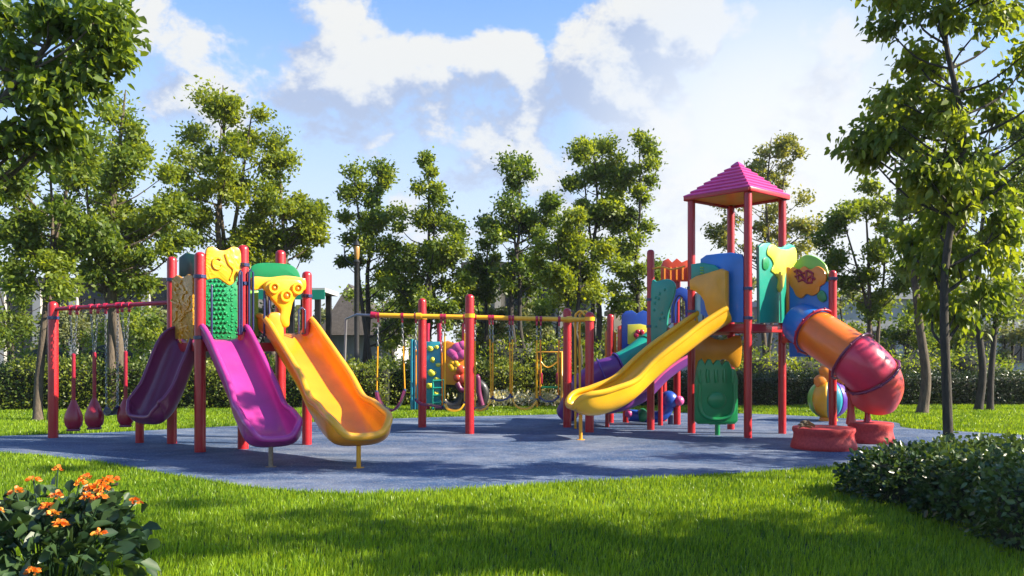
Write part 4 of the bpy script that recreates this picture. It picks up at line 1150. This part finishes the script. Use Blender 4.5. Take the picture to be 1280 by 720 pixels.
# pale flowers and tufts at the foot of the hedge
rs = np.random.RandomState(12)
n = 1500; X = np.concatenate([rs.normal(-.55, .45, n // 2), rs.normal(1.1, .6, n // 2)]); C = np.stack([X, rs.uniform(21.0, 21.5, n), np.abs(rs.normal(.22, .10, n))], 1)
Dv = rs.randn(n, 3) * .5 + np.array([0, -.2, .7]); Dv /= np.linalg.norm(Dv, axis=1, keepdims=True)
V, Q = simple_leaves(rs, C, Dv, np.full(n, .10), np.full(n, .05))
tag(fast_mesh('flower_bed', V, Q, rs.rand(n), M['petal_white']), 'low bed of pale cream flowers at the foot of the hedge behind the swings', 'flower bed', kind='stuff')

# ================================================================== trees
GT = 'trees round the playground'
def base_at(px, D): return ((px - CX) / F * D, D)


make_tree('tree', 'dense broad tree with a pointed crown behind the red swing bar', base_at(140, 20.5), 20.5,
          [(158, 140, 26, 45), (148, 205, 48, 48), (105, 250, 48, 48), (178, 255, 48, 55), (115, 320, 55, 45), (180, 325, 50, 45), (75, 300, 35, 50), (215, 290, 25, 45), (140, 290, 60, 50)],
          M['leaf_mid'], M['bark'], 26000, .15, .15, 3, 11, GT, .40, 1.15)
make_tree('tree', 'tall airy tree with several pale stems behind the low slide tower', base_at(272, 22.5), 22.5,
          [(288, 130, 38, 34), (270, 175, 46, 38), (315, 165, 30, 40), (255, 225, 36, 38), (298, 230, 50, 45), (265, 280, 42, 36), (310, 290, 38, 40)],
          M['leaf_gold'], M['bark'], 15000, .15, .13, 3, 12, GT, .40, .95)
make_tree('tree', 'rounded yellow-green tree with drooping sides beside the grey shed', base_at(350, 22.8), 22.8,
          [(345, 200, 24, 38), (345, 245, 40, 40), (375, 270, 32, 40), (330, 290, 34, 40), (360, 310, 42, 28), (392, 285, 16, 28)],
          M['leaf_gold'], M['bark'], 13000, .15, .11, 2, 13, GT, .38, 1.1)
make_tree('tree', 'slim tree with hanging leaves at the end post of the red swing bar', base_at(52, 17.0), 17.0,
          [(62, 215, 45, 50), (85, 270, 35, 40), (48, 290, 40, 45), (60, 345, 34, 34), (20, 250, 40, 60), (90, 180, 26, 40)],
          M['leaf_mid'], M['bark'], 12000, .15, .09, 2, 14, GT, .36, .95)
make_tree('tree', 'near tree with big dark leaves overhanging the top corner of the view', (-7.8, 9.2), 9.0,
          [(40, 30, 80, 50), (105, 25, 42, 32), (78, 85, 46, 30), (48, 120, 50, 36), (128, 55, 22, 26), (-40, 60, 100, 80), (-60, 170, 80, 60), (36, 165, 30, 26), (-140, 100, 100, 100)],
          M['leaf_deep'], M['bark'], 12000, .115, .13, 1, 15, GT, .29, .95, fine=True, droop=.5)
make_tree('tree', 'narrow two-pronged dark green tree beside the lamp post', base_at(462, 24.5), 24.5,
          [(446, 232, 15, 28), (476, 218, 16, 24), (455, 275, 26, 34), (485, 270, 18, 26), (452, 312, 20, 28), (482, 325, 26, 38), (492, 372, 22, 28)],
          M['leaf_mid'], M['bark_dark'], 13000, .15, .10, 2, 16, GT, .34, 1.25)
make_tree('tree', 'flame-shaped dark green tree with broad skirts left of the swings post', base_at(536, 24.0), 24.0,
          [(540, 222, 14, 24), (545, 260, 24, 26), (520, 285, 22, 30), (555, 300, 28, 32), (530, 330, 34, 34), (570, 345, 22, 30), (510, 355, 30, 32), (548, 375, 34, 26)],
          M['leaf_mid'], M['bark_dark'], 15000, .15, .10, 2, 17, GT, .34, 1.3)
make_tree('tree', 'tall dark green tree on a forked black trunk behind the yellow bar', base_at(652, 24.5), 24.5,
          [(650, 218, 20, 22), (640, 250, 28, 30), (672, 262, 22, 26), (625, 285, 20, 20), (655, 300, 32, 32), (692, 255, 14, 20), (640, 345, 30, 26), (675, 345, 24, 26)],
          M['leaf_deep'], M['bark_dark'], 12500, .15, .11, 2, 18, GT, .34, 1.15)
make_tree('tree', 'thin low dark tree between the forked tree and the flame-shaped tree', base_at(604, 25.5), 25.5,
          [(612, 290, 14, 22), (602, 325, 20, 26), (616, 350, 18, 24), (596, 365, 22, 24)],
          M['leaf_deep'], M['bark_dark'], 6000, .15, .07, 1, 19, GT, .32, 1.2)
make_tree('tree', 'lower bright yellow-green maple in front of the taller dark trees', base_at(722, 21.5), 21.5,
          [(722, 285, 28, 24), (700, 315, 24, 28), (745, 325, 26, 22), (722, 345, 34, 30), (695, 355, 20, 26)],
          M['leaf_gold'], M['bark_dark'], 13000, .14, .09, 2, 20, GT, .32, 1.3)
make_tree('tree', 'tall broad-topped tree behind the yellow-green maple', base_at(742, 26.0), 26.0,
          [(742, 196, 26, 24), (725, 222, 22, 22), (760, 225, 22, 30), (748, 258, 28, 28), (768, 285, 22, 30), (735, 300, 30, 30)],
          M['leaf_mid'], M['bark_dark'], 13000, .16, .11, 2, 21, GT, .36, 1.2)
make_tree('tree', 'narrow upright tree just before the tall red tower', base_at(792, 25.5), 25.5,
          [(800, 195, 14, 20), (796, 225, 20, 26), (800, 262, 17, 28), (788, 295, 22, 30), (795, 340, 26, 32), (780, 375, 26, 26)],
          M['leaf_mid'], M['bark_dark'], 12000, .15, .09, 1, 22, GT, .34, 1.3)
make_tree('tree', 'sparse pale backlit tree behind the pink roof', base_at(962, 27.0), 27.0,
          [(965, 185, 26, 24), (985, 215, 32, 28), (945, 225, 22, 26), (915, 265, 20, 24), (898, 295, 16, 14), (985, 265, 34, 30), (1005, 300, 20, 24), (955, 300, 26, 30), (985, 345, 30, 26)],
          M['leaf_backlit'], M['bark'], 9500, .16, .09, 2, 23, GT, .36, 1.0)
make_tree('tree', 'loose green tree beside the tube slide panel, in front of the white building', base_at(1095, 21.5), 21.5,
          [(1090, 268, 28, 26), (1055, 285, 22, 24), (1115, 300, 26, 30), (1075, 325, 34, 26), (1120, 345, 26, 26), (1050, 340, 20, 22), (1100, 375, 26, 20)],
          M['leaf_mid'], M['bark'], 10500, .14, .08, 3, 24, GT, .34, .95)
make_tree('tree', 'tree with a thick leaning trunk behind the box hedge', base_at(1152, 19.0), 19.0,
          [(1130, 215, 40, 40), (1175, 240, 50, 50), (1145, 290, 40, 40), (1195, 300, 40, 40), (1165, 335, 36, 26)],
          M['leaf_mid'], M['bark'], 12000, .14, .12, 1, 25, GT, .36, 1.0, lean=1.0)
make_tree('tree', 'slim dark-stemmed tree at the far end of the box hedge', base_at(1228, 20.0), 20.0,
          [(1235, 190, 45, 50), (1260, 270, 50, 60), (1215, 300, 34, 40), (1240, 360, 40, 36), (1300, 210, 60, 60)],
          M['leaf_mid'], M['bark_dark'], 11000, .15, .09, 2, 26, GT, .38, 1.0)
make_tree('young_tree', 'near young tree with large drooping leaves rising from the dark shrubs', (4.90, 8.95), 8.95,
          [(1125, 25, 40, 46), (1160, 70, 52, 46), (1222, 40, 55, 60), (1122, 125, 34, 34), (1165, 150, 46, 38), (1222, 150, 52, 52), (1104, 172, 18, 20), (1190, 220, 55, 40), (1235, 250, 50, 50), (1150, 230, 34, 28), (1175, 300, 46, 36), (1225, 330, 44, 40), (1195, 375, 30, 20), (1150, -60, 80, 60), (1230, -50, 80, 70), (1290, 120, 60, 90), (1185, -140, 80, 60)],
          M['leaf_mid'], M['bark_dark'], 16000, .094, .046, 1, 27, GT, .26, .80, fine=True, droop=.75)
# neighbours just outside the frame on the sunny side
for k, (x, y, lab) in enumerate(((7.9, 4.9, 'shade tree on the lawn beyond the dark shrubs'), (11.6, 10.2, 'shade tree past the end of the blue surface'), (12.6, 4.4, 'shade tree at the back of the sunny lawn'))):
    rsx = np.random.RandomState(50 + k); D = max(2.0, y + 8)
    # crown given directly in metres
    lobes = []
    for j in range(7):
        X, Z, rr = x + rsx.uniform(-1.6, 1.6), rsx.uniform(3.2, 6.6), rsx.uniform(.8, 1.3)
        lobes.append((CX + X * F / D, HY - (Z - CH) * F / D, rr * F / D, rr * F / D))
    make_tree('tree', lab, (x, y), D, lobes, M['leaf_mid'], M['bark'], (6200, 5600, 6000)[k], .17, .12, 2, 60 + k, GT, .42, .9)

# understorey between the hedges and the buildings
GU = 'slim understorey trees'
under = [(20, 27, 5, 'leaf_mid', 'understorey tree at the outer edge in front of the dark glass building'), (95, 28, 4.4, 'leaf_far', 'slim understorey tree in front of the second white column'), (175, 27.5, 4.6, 'leaf_mid', 'slim understorey tree right of the broad pointed tree'),
         (228, 29, 4.2, 'leaf_far', 'pale understorey tree beside the carved gold panel'), (318, 28, 4.0, 'leaf_deep', 'dark understorey tree seen between the low tower posts'),
         (500, 28, 4.0, 'leaf_deep', 'dark understorey tree left of the rear swing post'), (572, 29, 4.0, 'leaf_mid', 'understorey tree behind the orange play panel'), (618, 27, 3.6, 'leaf_far', 'pale understorey tree in front of the cream building'), (690, 28, 4.0, 'leaf_mid', 'understorey tree in front of the cream building by the short red posts'),
         (832, 28, 4.2, 'leaf_deep', 'dark understorey tree behind the green wavy panel'), (890, 29, 3.6, 'leaf_far', 'pale understorey tree behind the yellow hood'), (1012, 28, 4.0, 'leaf_far', 'pale understorey tree behind the flower panel of the tube slide'), (1062, 29, 4.2, 'leaf_mid', 'understorey tree in front of the white building, behind the tube'),
         (1128, 27, 4.2, 'leaf_deep', 'dark understorey tree in front of the white building'), (1190, 28.5, 4.6, 'leaf_mid', 'understorey tree behind the near young trunk'), (1255, 28, 4.8, 'leaf_far', 'pale understorey tree at the outer end of the white building')]
rsu = np.random.RandomState(15)
for k, (px, D, h, mt, lab) in enumerate(under):
    lobes = []
    for j in range(5):
        Z, rr = rsu.uniform(.32, .85) * h, rsu.uniform(.5, .85)
        lobes.append((px + rsu.uniform(-1, 1) * 34, HY - (Z - CH) * F / D, rr * F / D, rr * F / D))
    make_tree('tree', lab, base_at(px, D), D, lobes, M[mt], M['bark_dark'], 3800, .16, .06, 1 + k % 2, 200 + k, GU, .36, .9)

# farther trees closing the view
rsx = np.random.RandomState(5)
GB = 'far trees behind the buildings'
far_spots = [(-25, 46, 5.5), (-10, 52, 6.0), (10, 58, 6), (28, 50, 6.5), (-38, 52, 7), (42, 54, 7), (0, 62, 6.0), (-17, 58, 6.5), (19, 62, 6), (36, 66, 7), (-30, 66, 7)]
far_labs = ['grey-green tree above the grey shed roof', 'hazy far tree left of the lamp post', 'hazy far tree behind the pale cream block', 'far tree behind the white building', 'far tree at the outer edge behind the dark glass building',
            'far tree at the outer edge behind the white building', 'hazy far tree in the gap under the swings', 'far tree showing over the dark glass building', 'hazy far tree between tower and white building', 'tallest far tree behind the white building', 'tallest far tree behind the dark glass building']
for k, (x, y, h) in enumerate(far_spots):
    lobes = []
    for j in range(6):
        X, Z, rr = x + rsx.uniform(-2.6, 2.6), rsx.uniform(.30, .85) * h, rsx.uniform(1.3, 2.2)
        lobes.append((CX + X * F / y, HY - (Z - CH) * F / y, rr * F / y, rr * F / y))
    make_tree('tree', far_labs[k], (x, y), y, lobes, M['leaf_far'], M['bark'], 3600, .42, .16, 1, 80 + k, GB, .8, .8)
# wooded rise far off, one mass
rs = np.random.RandomState(6)
n = 26000; a = rs.uniform(-1.15, 1.15, n); rad = rs.uniform(95, 125, n)
top = 4.0 + 1.3 * np.sin(a * 17) + 1.2 * np.sin(a * 41 + 1) + .8 * np.sin(a * 90)
C = np.stack([np.sin(a) * rad, np.cos(a) * rad, rs.rand(n) ** .8 * top], 1)
Dv = sphere_dirs(rs, n); V, Q = simple_leaves(rs, C, Dv, np.full(n, 1.3), np.full(n, .9))
tag(fast_mesh('far_woods', V, Q, rs.rand(n), M['leaf_far']), 'low far-off wood along the horizon', 'woods', kind='stuff')

# ================================================================== buildings and lamp
M['dark_wall'] = rough_mat('dark_cladding', (0.05, 0.05, 0.052), (0.085, 0.085, 0.088), 3, .7, .1)
M['shaded_white_wall'] = rough_mat('shaded_white_render', (0.34, 0.34, 0.33), (0.44, 0.43, 0.42), 1.5, .8, .1)  # white walls and columns, with their shade darkened into the base colour
M['cream_wall'] = rough_mat('cream_render', (0.34, 0.30, 0.24), (0.44, 0.40, 0.33), 1.2, .85, .1)
M['grey_wall'] = rough_mat('pale_grey_boards', (0.44, 0.45, 0.46), (0.56, 0.56, 0.56), 3, .75, .15)
M['roof_dark'] = rough_mat('dark_shingle', (0.045, 0.04, 0.038), (0.085, 0.075, 0.07), 9, .9, .5)
gl, nt, b = new_mat('window_glass'); b.inputs['Base Color'].default_value = (.02, .025, .03, 1); b.inputs['Roughness'].default_value = .08; M['glass'] = gl
am, nt, b = new_mat('amber_lamp_glass'); b.inputs['Base Color'].default_value = (.42, .22, .06, 1); b.inputs['Roughness'].default_value = .25; M['amber_glass'] = am


def block(name, label, cat, x0, x1, y0, depth, h, wall, roof_h, cols, rows, win_w, win_h, sill0, step, pilaster=None, door=False):
    root = thing(name, ((x0 + x1) / 2, y0, 0), label, cat)
    mb = MB(); mb.box(((x0 + x1) / 2, y0 + depth / 2, h / 2), (x1 - x0, depth, h)); mb.build('wall', M[wall], root)
    mb = MB(); mb.box(((x0 + x1) / 2, y0 + depth / 2, h + roof_h / 2), (x1 - x0 + .5, depth + .5, roof_h)); mb.build('roof', M['roof_dark' if wall != 'shaded_white_wall' else 'shaded_white_wall'], root)
    for j in range(rows):
        for i in range(cols):
            cx_ = x0 + (x1 - x0) * (i + .5) / cols; zc = sill0 + j * step + win_h / 2
            f = MB()
            for dx in (-win_w / 2, 0, win_w / 2): f.box((cx_ + dx, y0 - .03, zc), (.07, .10, win_h + .08))
            for dz in (-win_h / 2, win_h / 2): f.box((cx_, y0 - .035, zc + dz), (win_w + .1, .12, .08))
            fo = f.build('window', M['black'], root)
            p = MB(); p.box((cx_, y0 - .012, zc), (win_w, .03, win_h)); p.build('pane', M['glass'], fo)
    if pilaster:
        for i in range(cols + 1):
            px_ = x0 + (x1 - x0) * i / cols
            p = MB(); p.box((px_, y0 - .12, h * .49), (.34, .30, h * .98)); p.build('column', M[pilaster], root)
    return root


block('building', 'dark glass-fronted building with white columns behind the red swing bar', 'building', -25, -12.6, 34.5, 8, 4.3, 'dark_wall', .35, 8, 1, 1.15, 3.3, .5, 3, 'shaded_white_wall')
block('building', 'pale cream building seen between the forked trees behind the yellow bar', 'building', -2.6, 4.6, 45, 8, 6.2, 'cream_wall', .3, 4, 2, .9, 1.5, .9, 2.6, 'cream_wall')
block('building', 'long white building with dark window bands beyond the tube slide', 'building', 14.5, 34, 40, 9, 4.1, 'shaded_white_wall', .35, 8, 1, 1.9, 1.5, 1.0, 2.0)
block('building', 'low pale grey building glimpsed between the legs of the roofed tower', 'building', 6.5, 13.4, 46, 8, 3.9, 'grey_wall', .3, 5, 1, .95, 1.6, .8, 2.0)
# shed with hipped dark roof and a pale-green topped pergola at its side
sh = thing('shed', (-5.6, 30, 0), 'grey boarded shed with steep dark hipped roof behind the orange slide', 'shed')
mb = MB(); mb.box((-5.7, 32, 1.05), (2.6, 4, 2.1))
for k in range(13): mb.box((-6.95 + k * .205, 29.985, 1.05), (.03, .04, 2.05))
mb.build('wall', M['grey_wall'], sh)
mb = MB()
x0, x1, y0, y1, ze, zr = -7.25, -4.2, 29.7, 34.3, 2.1, 4.15
mb.add([(x0, y0, ze), (x1, y0, ze), (x1, y1, ze), (x0, y1, ze), (-6.4, 31.3, zr), (-6.4, 32.7, zr)], [(0, 1, 4), (1, 2, 5, 4), (2, 3, 5), (3, 0, 4, 5), (3, 2, 1, 0)])
mb.build('roof', M['roof_dark'], sh, smooth=False)
pg = thing('pergola', (-8.0, 27.5, 0), 'small pergola with dark posts and pale green top beside the grey shed', 'pergola')
for x_ in (-8.3, -7.5, -6.6): 
    for y_ in (27.2, 28.8):
        mb = MB(); mb.box((x_, y_, 1.75), (.18, .18, 3.5)); mb.build('post', M['black'], pg)
mb = MB(); mb.box((-7.45, 28.0, 3.56), (2.3, 2.1, .14)); mb.build('top_slab', M['grey_wall'], pg)
mb = MB(); mb.box((-7.45, 26.93, 3.40), (2.3, .05, .32)); mb.build('fascia', M['teal'], pg)

lp = thing('lamp_post', (-4.27, 22.9, 0), 'slim black lamp post with a small amber lantern between the trees', 'lamp post')
lx, ly = -4.27 * 22.9 / 22, 22.9
lp.location.x = lx
mb = MB(); mb.lathe([(.11, 0), (.11, .5), (.075, .6), (.075, 4.0), (.10, 4.05), (.05, 4.12)], (lx, ly, 0), 16); mb.build('pole', M['black'], lp)
mb = MB(); mb.lathe([(.05, 4.12), (.075, 4.2), (.085, 4.46), (.06, 4.52)], (lx, ly, 0), 12); ln_ = mb.build('lantern', M['amber_glass'], lp)
mb = MB(); mb.lathe([(.11, 4.52), (.05, 4.62), (.01, 4.68)], (lx, ly, 0), 12); mb.build('cap', M['black'], ln_)
mb = MB(); mb.tube(catmull([(lx, ly, 3.95), (lx - .3, ly, 4.1), (lx - .36, ly, 4.5)], 8), .02, 6); mb.build('arm', M['black'], lp)

# ================================================================== sky, sun, camera
SUN_AZ, SUN_EL = -9.0, 33.0
to_sun = Vector((math.cos(R(SUN_EL)) * math.cos(R(SUN_AZ)), math.cos(R(SUN_EL)) * math.sin(R(SUN_AZ)), math.sin(R(SUN_EL))))
sl = bpy.data.lights.new('sun', 'SUN'); sl.energy = 5.0; sl.angle = R(.5); sl.color = (1.0, .88, .69)
so = bpy.data.objects.new('sun', sl); COL.objects.link(so); so.rotation_euler = (-to_sun).to_track_quat('-Z', 'Y').to_euler()

wd = bpy.data.worlds.new('World'); sc.world = wd; wd.use_nodes = True
nt = wd.node_tree; L = nt.links.new; bg = nt.nodes['Background']
STR = .07
bg.inputs['Strength'].default_value = STR
sky = nd(nt, 'ShaderNodeTexSky', sky_type='NISHITA'); sky.sun_disc = False; sky.sun_elevation = R(SUN_EL); sky.sun_rotation = math.atan2(to_sun.x, to_sun.y); sky.air_density = 1.0; sky.dust_density = .8; sky.ozone_density = 2.0


def sky_dir(px, py):
    return Vector(((px - CX) / F, 1.0, (HY - py) / F)).normalized()


# cumulus density as a node group: soft masses in fixed compass directions, broken up by fractal noise
gt = bpy.data.node_groups.new('cloud_density', 'ShaderNodeTree')
gt.interface.new_socket('Direction', in_out='INPUT', socket_type='NodeSocketVector'); gt.interface.new_socket('Density', in_out='OUTPUT', socket_type='NodeSocketFloat')
gi = gt.nodes.new('NodeGroupInput'); go = gt.nodes.new('NodeGroupOutput'); GL = gt.links.new
nrm = nd(gt, 'ShaderNodeVectorMath', operation='NORMALIZE'); GL(gi.outputs[0], nrm.inputs[0])
acc = None
blobs = [(215, 95, 70, .50), (290, 100, 80, .58), (375, 100, 85, .62), (455, 110, 85, .66), (535, 125, 80, .64), (625, 140, 90, .66), (700, 175, 80, .52), (400, 30, 62, .60), (345, 0, 60, .5), (440, 60, 55, .5), (780, 75, 85, .82), (835, 45, 62, .76), (745, 70, 60, .6), (800, 130, 80, .6),
         (160, 30, 46, .55), (150, 80, 60, .42), (560, 205, 130, .44), (430, 215, 110, .36), (930, 190, 150, .50), (1020, 120, 90, .34), (330, 170, 100, .40), (850, 230, 150, .5), (1150, 160, 160, .42), (680, 250, 140, .40)]
for (px, py, rp, wt) in blobs:
    d = nd(gt, 'ShaderNodeVectorMath', operation='DOT_PRODUCT'); d.inputs[1].default_value = sky_dir(px, py); GL(nrm.outputs[0], d.inputs[0])
    mr = nd(gt, 'ShaderNodeMapRange', interpolation_type='SMOOTHSTEP'); mr.inputs[1].default_value = math.cos(rp * 1.5 / F); mr.inputs[2].default_value = math.cos(rp * .15 / F); mr.inputs[3].default_value = 0; mr.inputs[4].default_value = wt
    GL(d.outputs['Value'], mr.inputs[0])
    if acc is None: acc = mr.outputs[0]
    else:
        s_ = nd(gt, 'ShaderNodeMath', operation='MAXIMUM'); GL(acc, s_.inputs[0]); GL(mr.outputs[0], s_.inputs[1]); acc = s_.outputs[0]
mp = nd(gt, 'ShaderNodeMapping'); mp.inputs['Scale'].default_value = (1, 1, 1.35); GL(nrm.outputs[0], mp.inputs['Vector'])
nz = nd(gt, 'ShaderNodeTexNoise', i_Scale=9.0, i_Detail=12.0, i_Roughness=0.62, i_Distortion=0.15); GL(mp.outputs[0], nz.inputs['Vector'])
m1 = nd(gt, 'ShaderNodeMath', operation='MULTIPLY_ADD'); m1.inputs[1].default_value = 1.75; m1.inputs[2].default_value = -1.225; GL(nz.outputs['Fac'], m1.inputs[0])
m2 = nd(gt, 'ShaderNodeMath', operation='ADD'); GL(m1.outputs[0], m2.inputs[0]); GL(acc, m2.inputs[1])
GL(m2.outputs[0], go.inputs[0])

geo = nd(nt, 'ShaderNodeTexCoord')
c1 = nd(nt, 'ShaderNodeGroup'); c1.node_tree = gt; L(geo.outputs['Generated'], c1.inputs[0])
offv = nd(nt, 'ShaderNodeVectorMath', operation='ADD'); offv.inputs[1].default_value = (.030, -.004, .045); L(geo.outputs['Generated'], offv.inputs[0])
c2 = nd(nt, 'ShaderNodeGroup'); c2.node_tree = gt; L(offv.outputs[0], c2.inputs[0])
alpha = nd(nt, 'ShaderNodeMapRange', interpolation_type='SMOOTHSTEP'); alpha.inputs[1].default_value = .03; alpha.inputs[2].default_value = .26; L(c1.outputs[0], alpha.inputs[0])
df = nd(nt, 'ShaderNodeMath', operation='SUBTRACT'); L(c1.outputs[0], df.inputs[0]); L(c2.outputs[0], df.inputs[1])
lit = nd(nt, 'ShaderNodeMapRange', interpolation_type='SMOOTHSTEP'); lit.inputs[1].default_value = -.11; lit.inputs[2].default_value = .21; L(df.outputs[0], lit.inputs[0])
CW = 1.0 / STR
cc = ramp(nt, [(0.0, (.46, .56, .80)), (.5, (.76, .81, .92)), (1.0, (1.0, .99, .95))]); L(lit.outputs[0], cc.inputs['Fac'])
cs = nd(nt, 'ShaderNodeVectorMath', operation='SCALE'); cs.inputs['Scale'].default_value = .355 * CW; L(cc.outputs[0], cs.inputs[0])
# thin bright veil low down, strongest towards the sunny side
sep = nd(nt, 'ShaderNodeSeparateXYZ'); L(geo.outputs['Generated'], sep.inputs[0])
v1 = nd(nt, 'ShaderNodeMapRange', interpolation_type='SMOOTHSTEP'); v1.inputs[1].default_value = .62; v1.inputs[2].default_value = -.02; v1.inputs[3].default_value = 0.0; v1.inputs[4].default_value = .80; L(sep.outputs[2], v1.inputs[0])
gd = nd(nt, 'ShaderNodeVectorMath', operation='DOT_PRODUCT'); gd.inputs[1].default_value = sky_dir(960, 260); L(geo.outputs['Generated'], gd.inputs[0])
v2 = nd(nt, 'ShaderNodeMapRange', interpolation_type='SMOOTHSTEP'); v2.inputs[1].default_value = .93; v2.inputs[2].default_value = 1.0; v2.inputs[3].default_value = 0; v2.inputs[4].default_value = .85; L(gd.outputs['Value'], v2.inputs[0])
vm = nd(nt, 'ShaderNodeMath', operation='MAXIMUM'); L(v1.outputs[0], vm.inputs[0]); L(v2.outputs[0], vm.inputs[1])
veil = ramp(nt, [(0, (.34, .58, .95)), (.7, (.74, .82, .94)), (1.0, (1.0, .97, .89))]); L(vm.outputs[0], veil.inputs['Fac'])
vs = nd(nt, 'ShaderNodeVectorMath', operation='SCALE'); vs.inputs['Scale'].default_value = .425 * CW; L(veil.outputs[0], vs.inputs[0])
bl_ = nd(nt, 'ShaderNodeVectorMath', operation='MULTIPLY'); bl_.inputs[1].default_value = (.85, 1.22, 1.60); L(sky.outputs[0], bl_.inputs[0])
x1 = nd(nt, 'ShaderNodeMixRGB'); L(vm.outputs[0], x1.inputs[0]); L(bl_.outputs[0], x1.inputs[1]); L(vs.outputs[0], x1.inputs[2])
x2 = nd(nt, 'ShaderNodeMixRGB'); L(alpha.outputs[0], x2.inputs[0]); L(x1.outputs[0], x2.inputs[1]); L(cs.outputs[0], x2.inputs[2])
vf = nd(nt, 'ShaderNodeMath', operation='POWER'); vf.inputs[1].default_value = 1.6; L(vm.outputs[0], vf.inputs[0])
x3 = nd(nt, 'ShaderNodeMixRGB'); L(vf.outputs[0], x3.inputs[0]); L(x2.outputs[0], x3.inputs[1]); L(vs.outputs[0], x3.inputs[2])
L(x3.outputs[0], bg.inputs['Color'])

# the air itself: an even, thin haze over the whole ground
hm = bpy.data.materials.new('summer_haze'); hm.use_nodes = True; hn = hm.node_tree
hn.nodes.remove(hn.nodes['Principled BSDF'])
hv = nd(hn, 'ShaderNodeVolumePrincipled'); hv.inputs['Color'].default_value = (.93, .95, 1.0, 1); hv.inputs['Density'].default_value = .0004; hv.inputs['Anisotropy'].default_value = .35
hn.links.new(hv.outputs[0], hn.nodes['Material Output'].inputs['Volume'])
mb = MB(); mb.box((0, 50, 7.5), (340, 240, 17.0))
tag(mb.build('haze', hm, smooth=False), kind='stuff')

cam = bpy.data.cameras.new('camera'); co = bpy.data.objects.new('camera', cam); COL.objects.link(co)
co.location = (0, 0, CH); co.rotation_euler = (R(90), 0, 0)
cam.sensor_width = 36; cam.lens = 36 * F / 1280; cam.shift_y = (HY - 360) / 1280; cam.clip_end = 1000; cam.clip_start = .05
sc.camera = co
sc.render.engine = 'CYCLES'
sc.cycles.max_bounces = 6; sc.cycles.diffuse_bounces = 3; sc.cycles.glossy_bounces = 3; sc.cycles.transmission_bounces = 4; sc.cycles.caustics_reflective = False; sc.cycles.caustics_refractive = False
sc.cycles.use_denoising = True
sc.cycles.sample_clamp_indirect = 6
vs_ = sc.view_settings; vs_.view_transform = 'Standard'; vs_.look = 'None'; vs_.gamma = 1; vs_.use_curve_mapping = False; vs_.exposure = 1.4
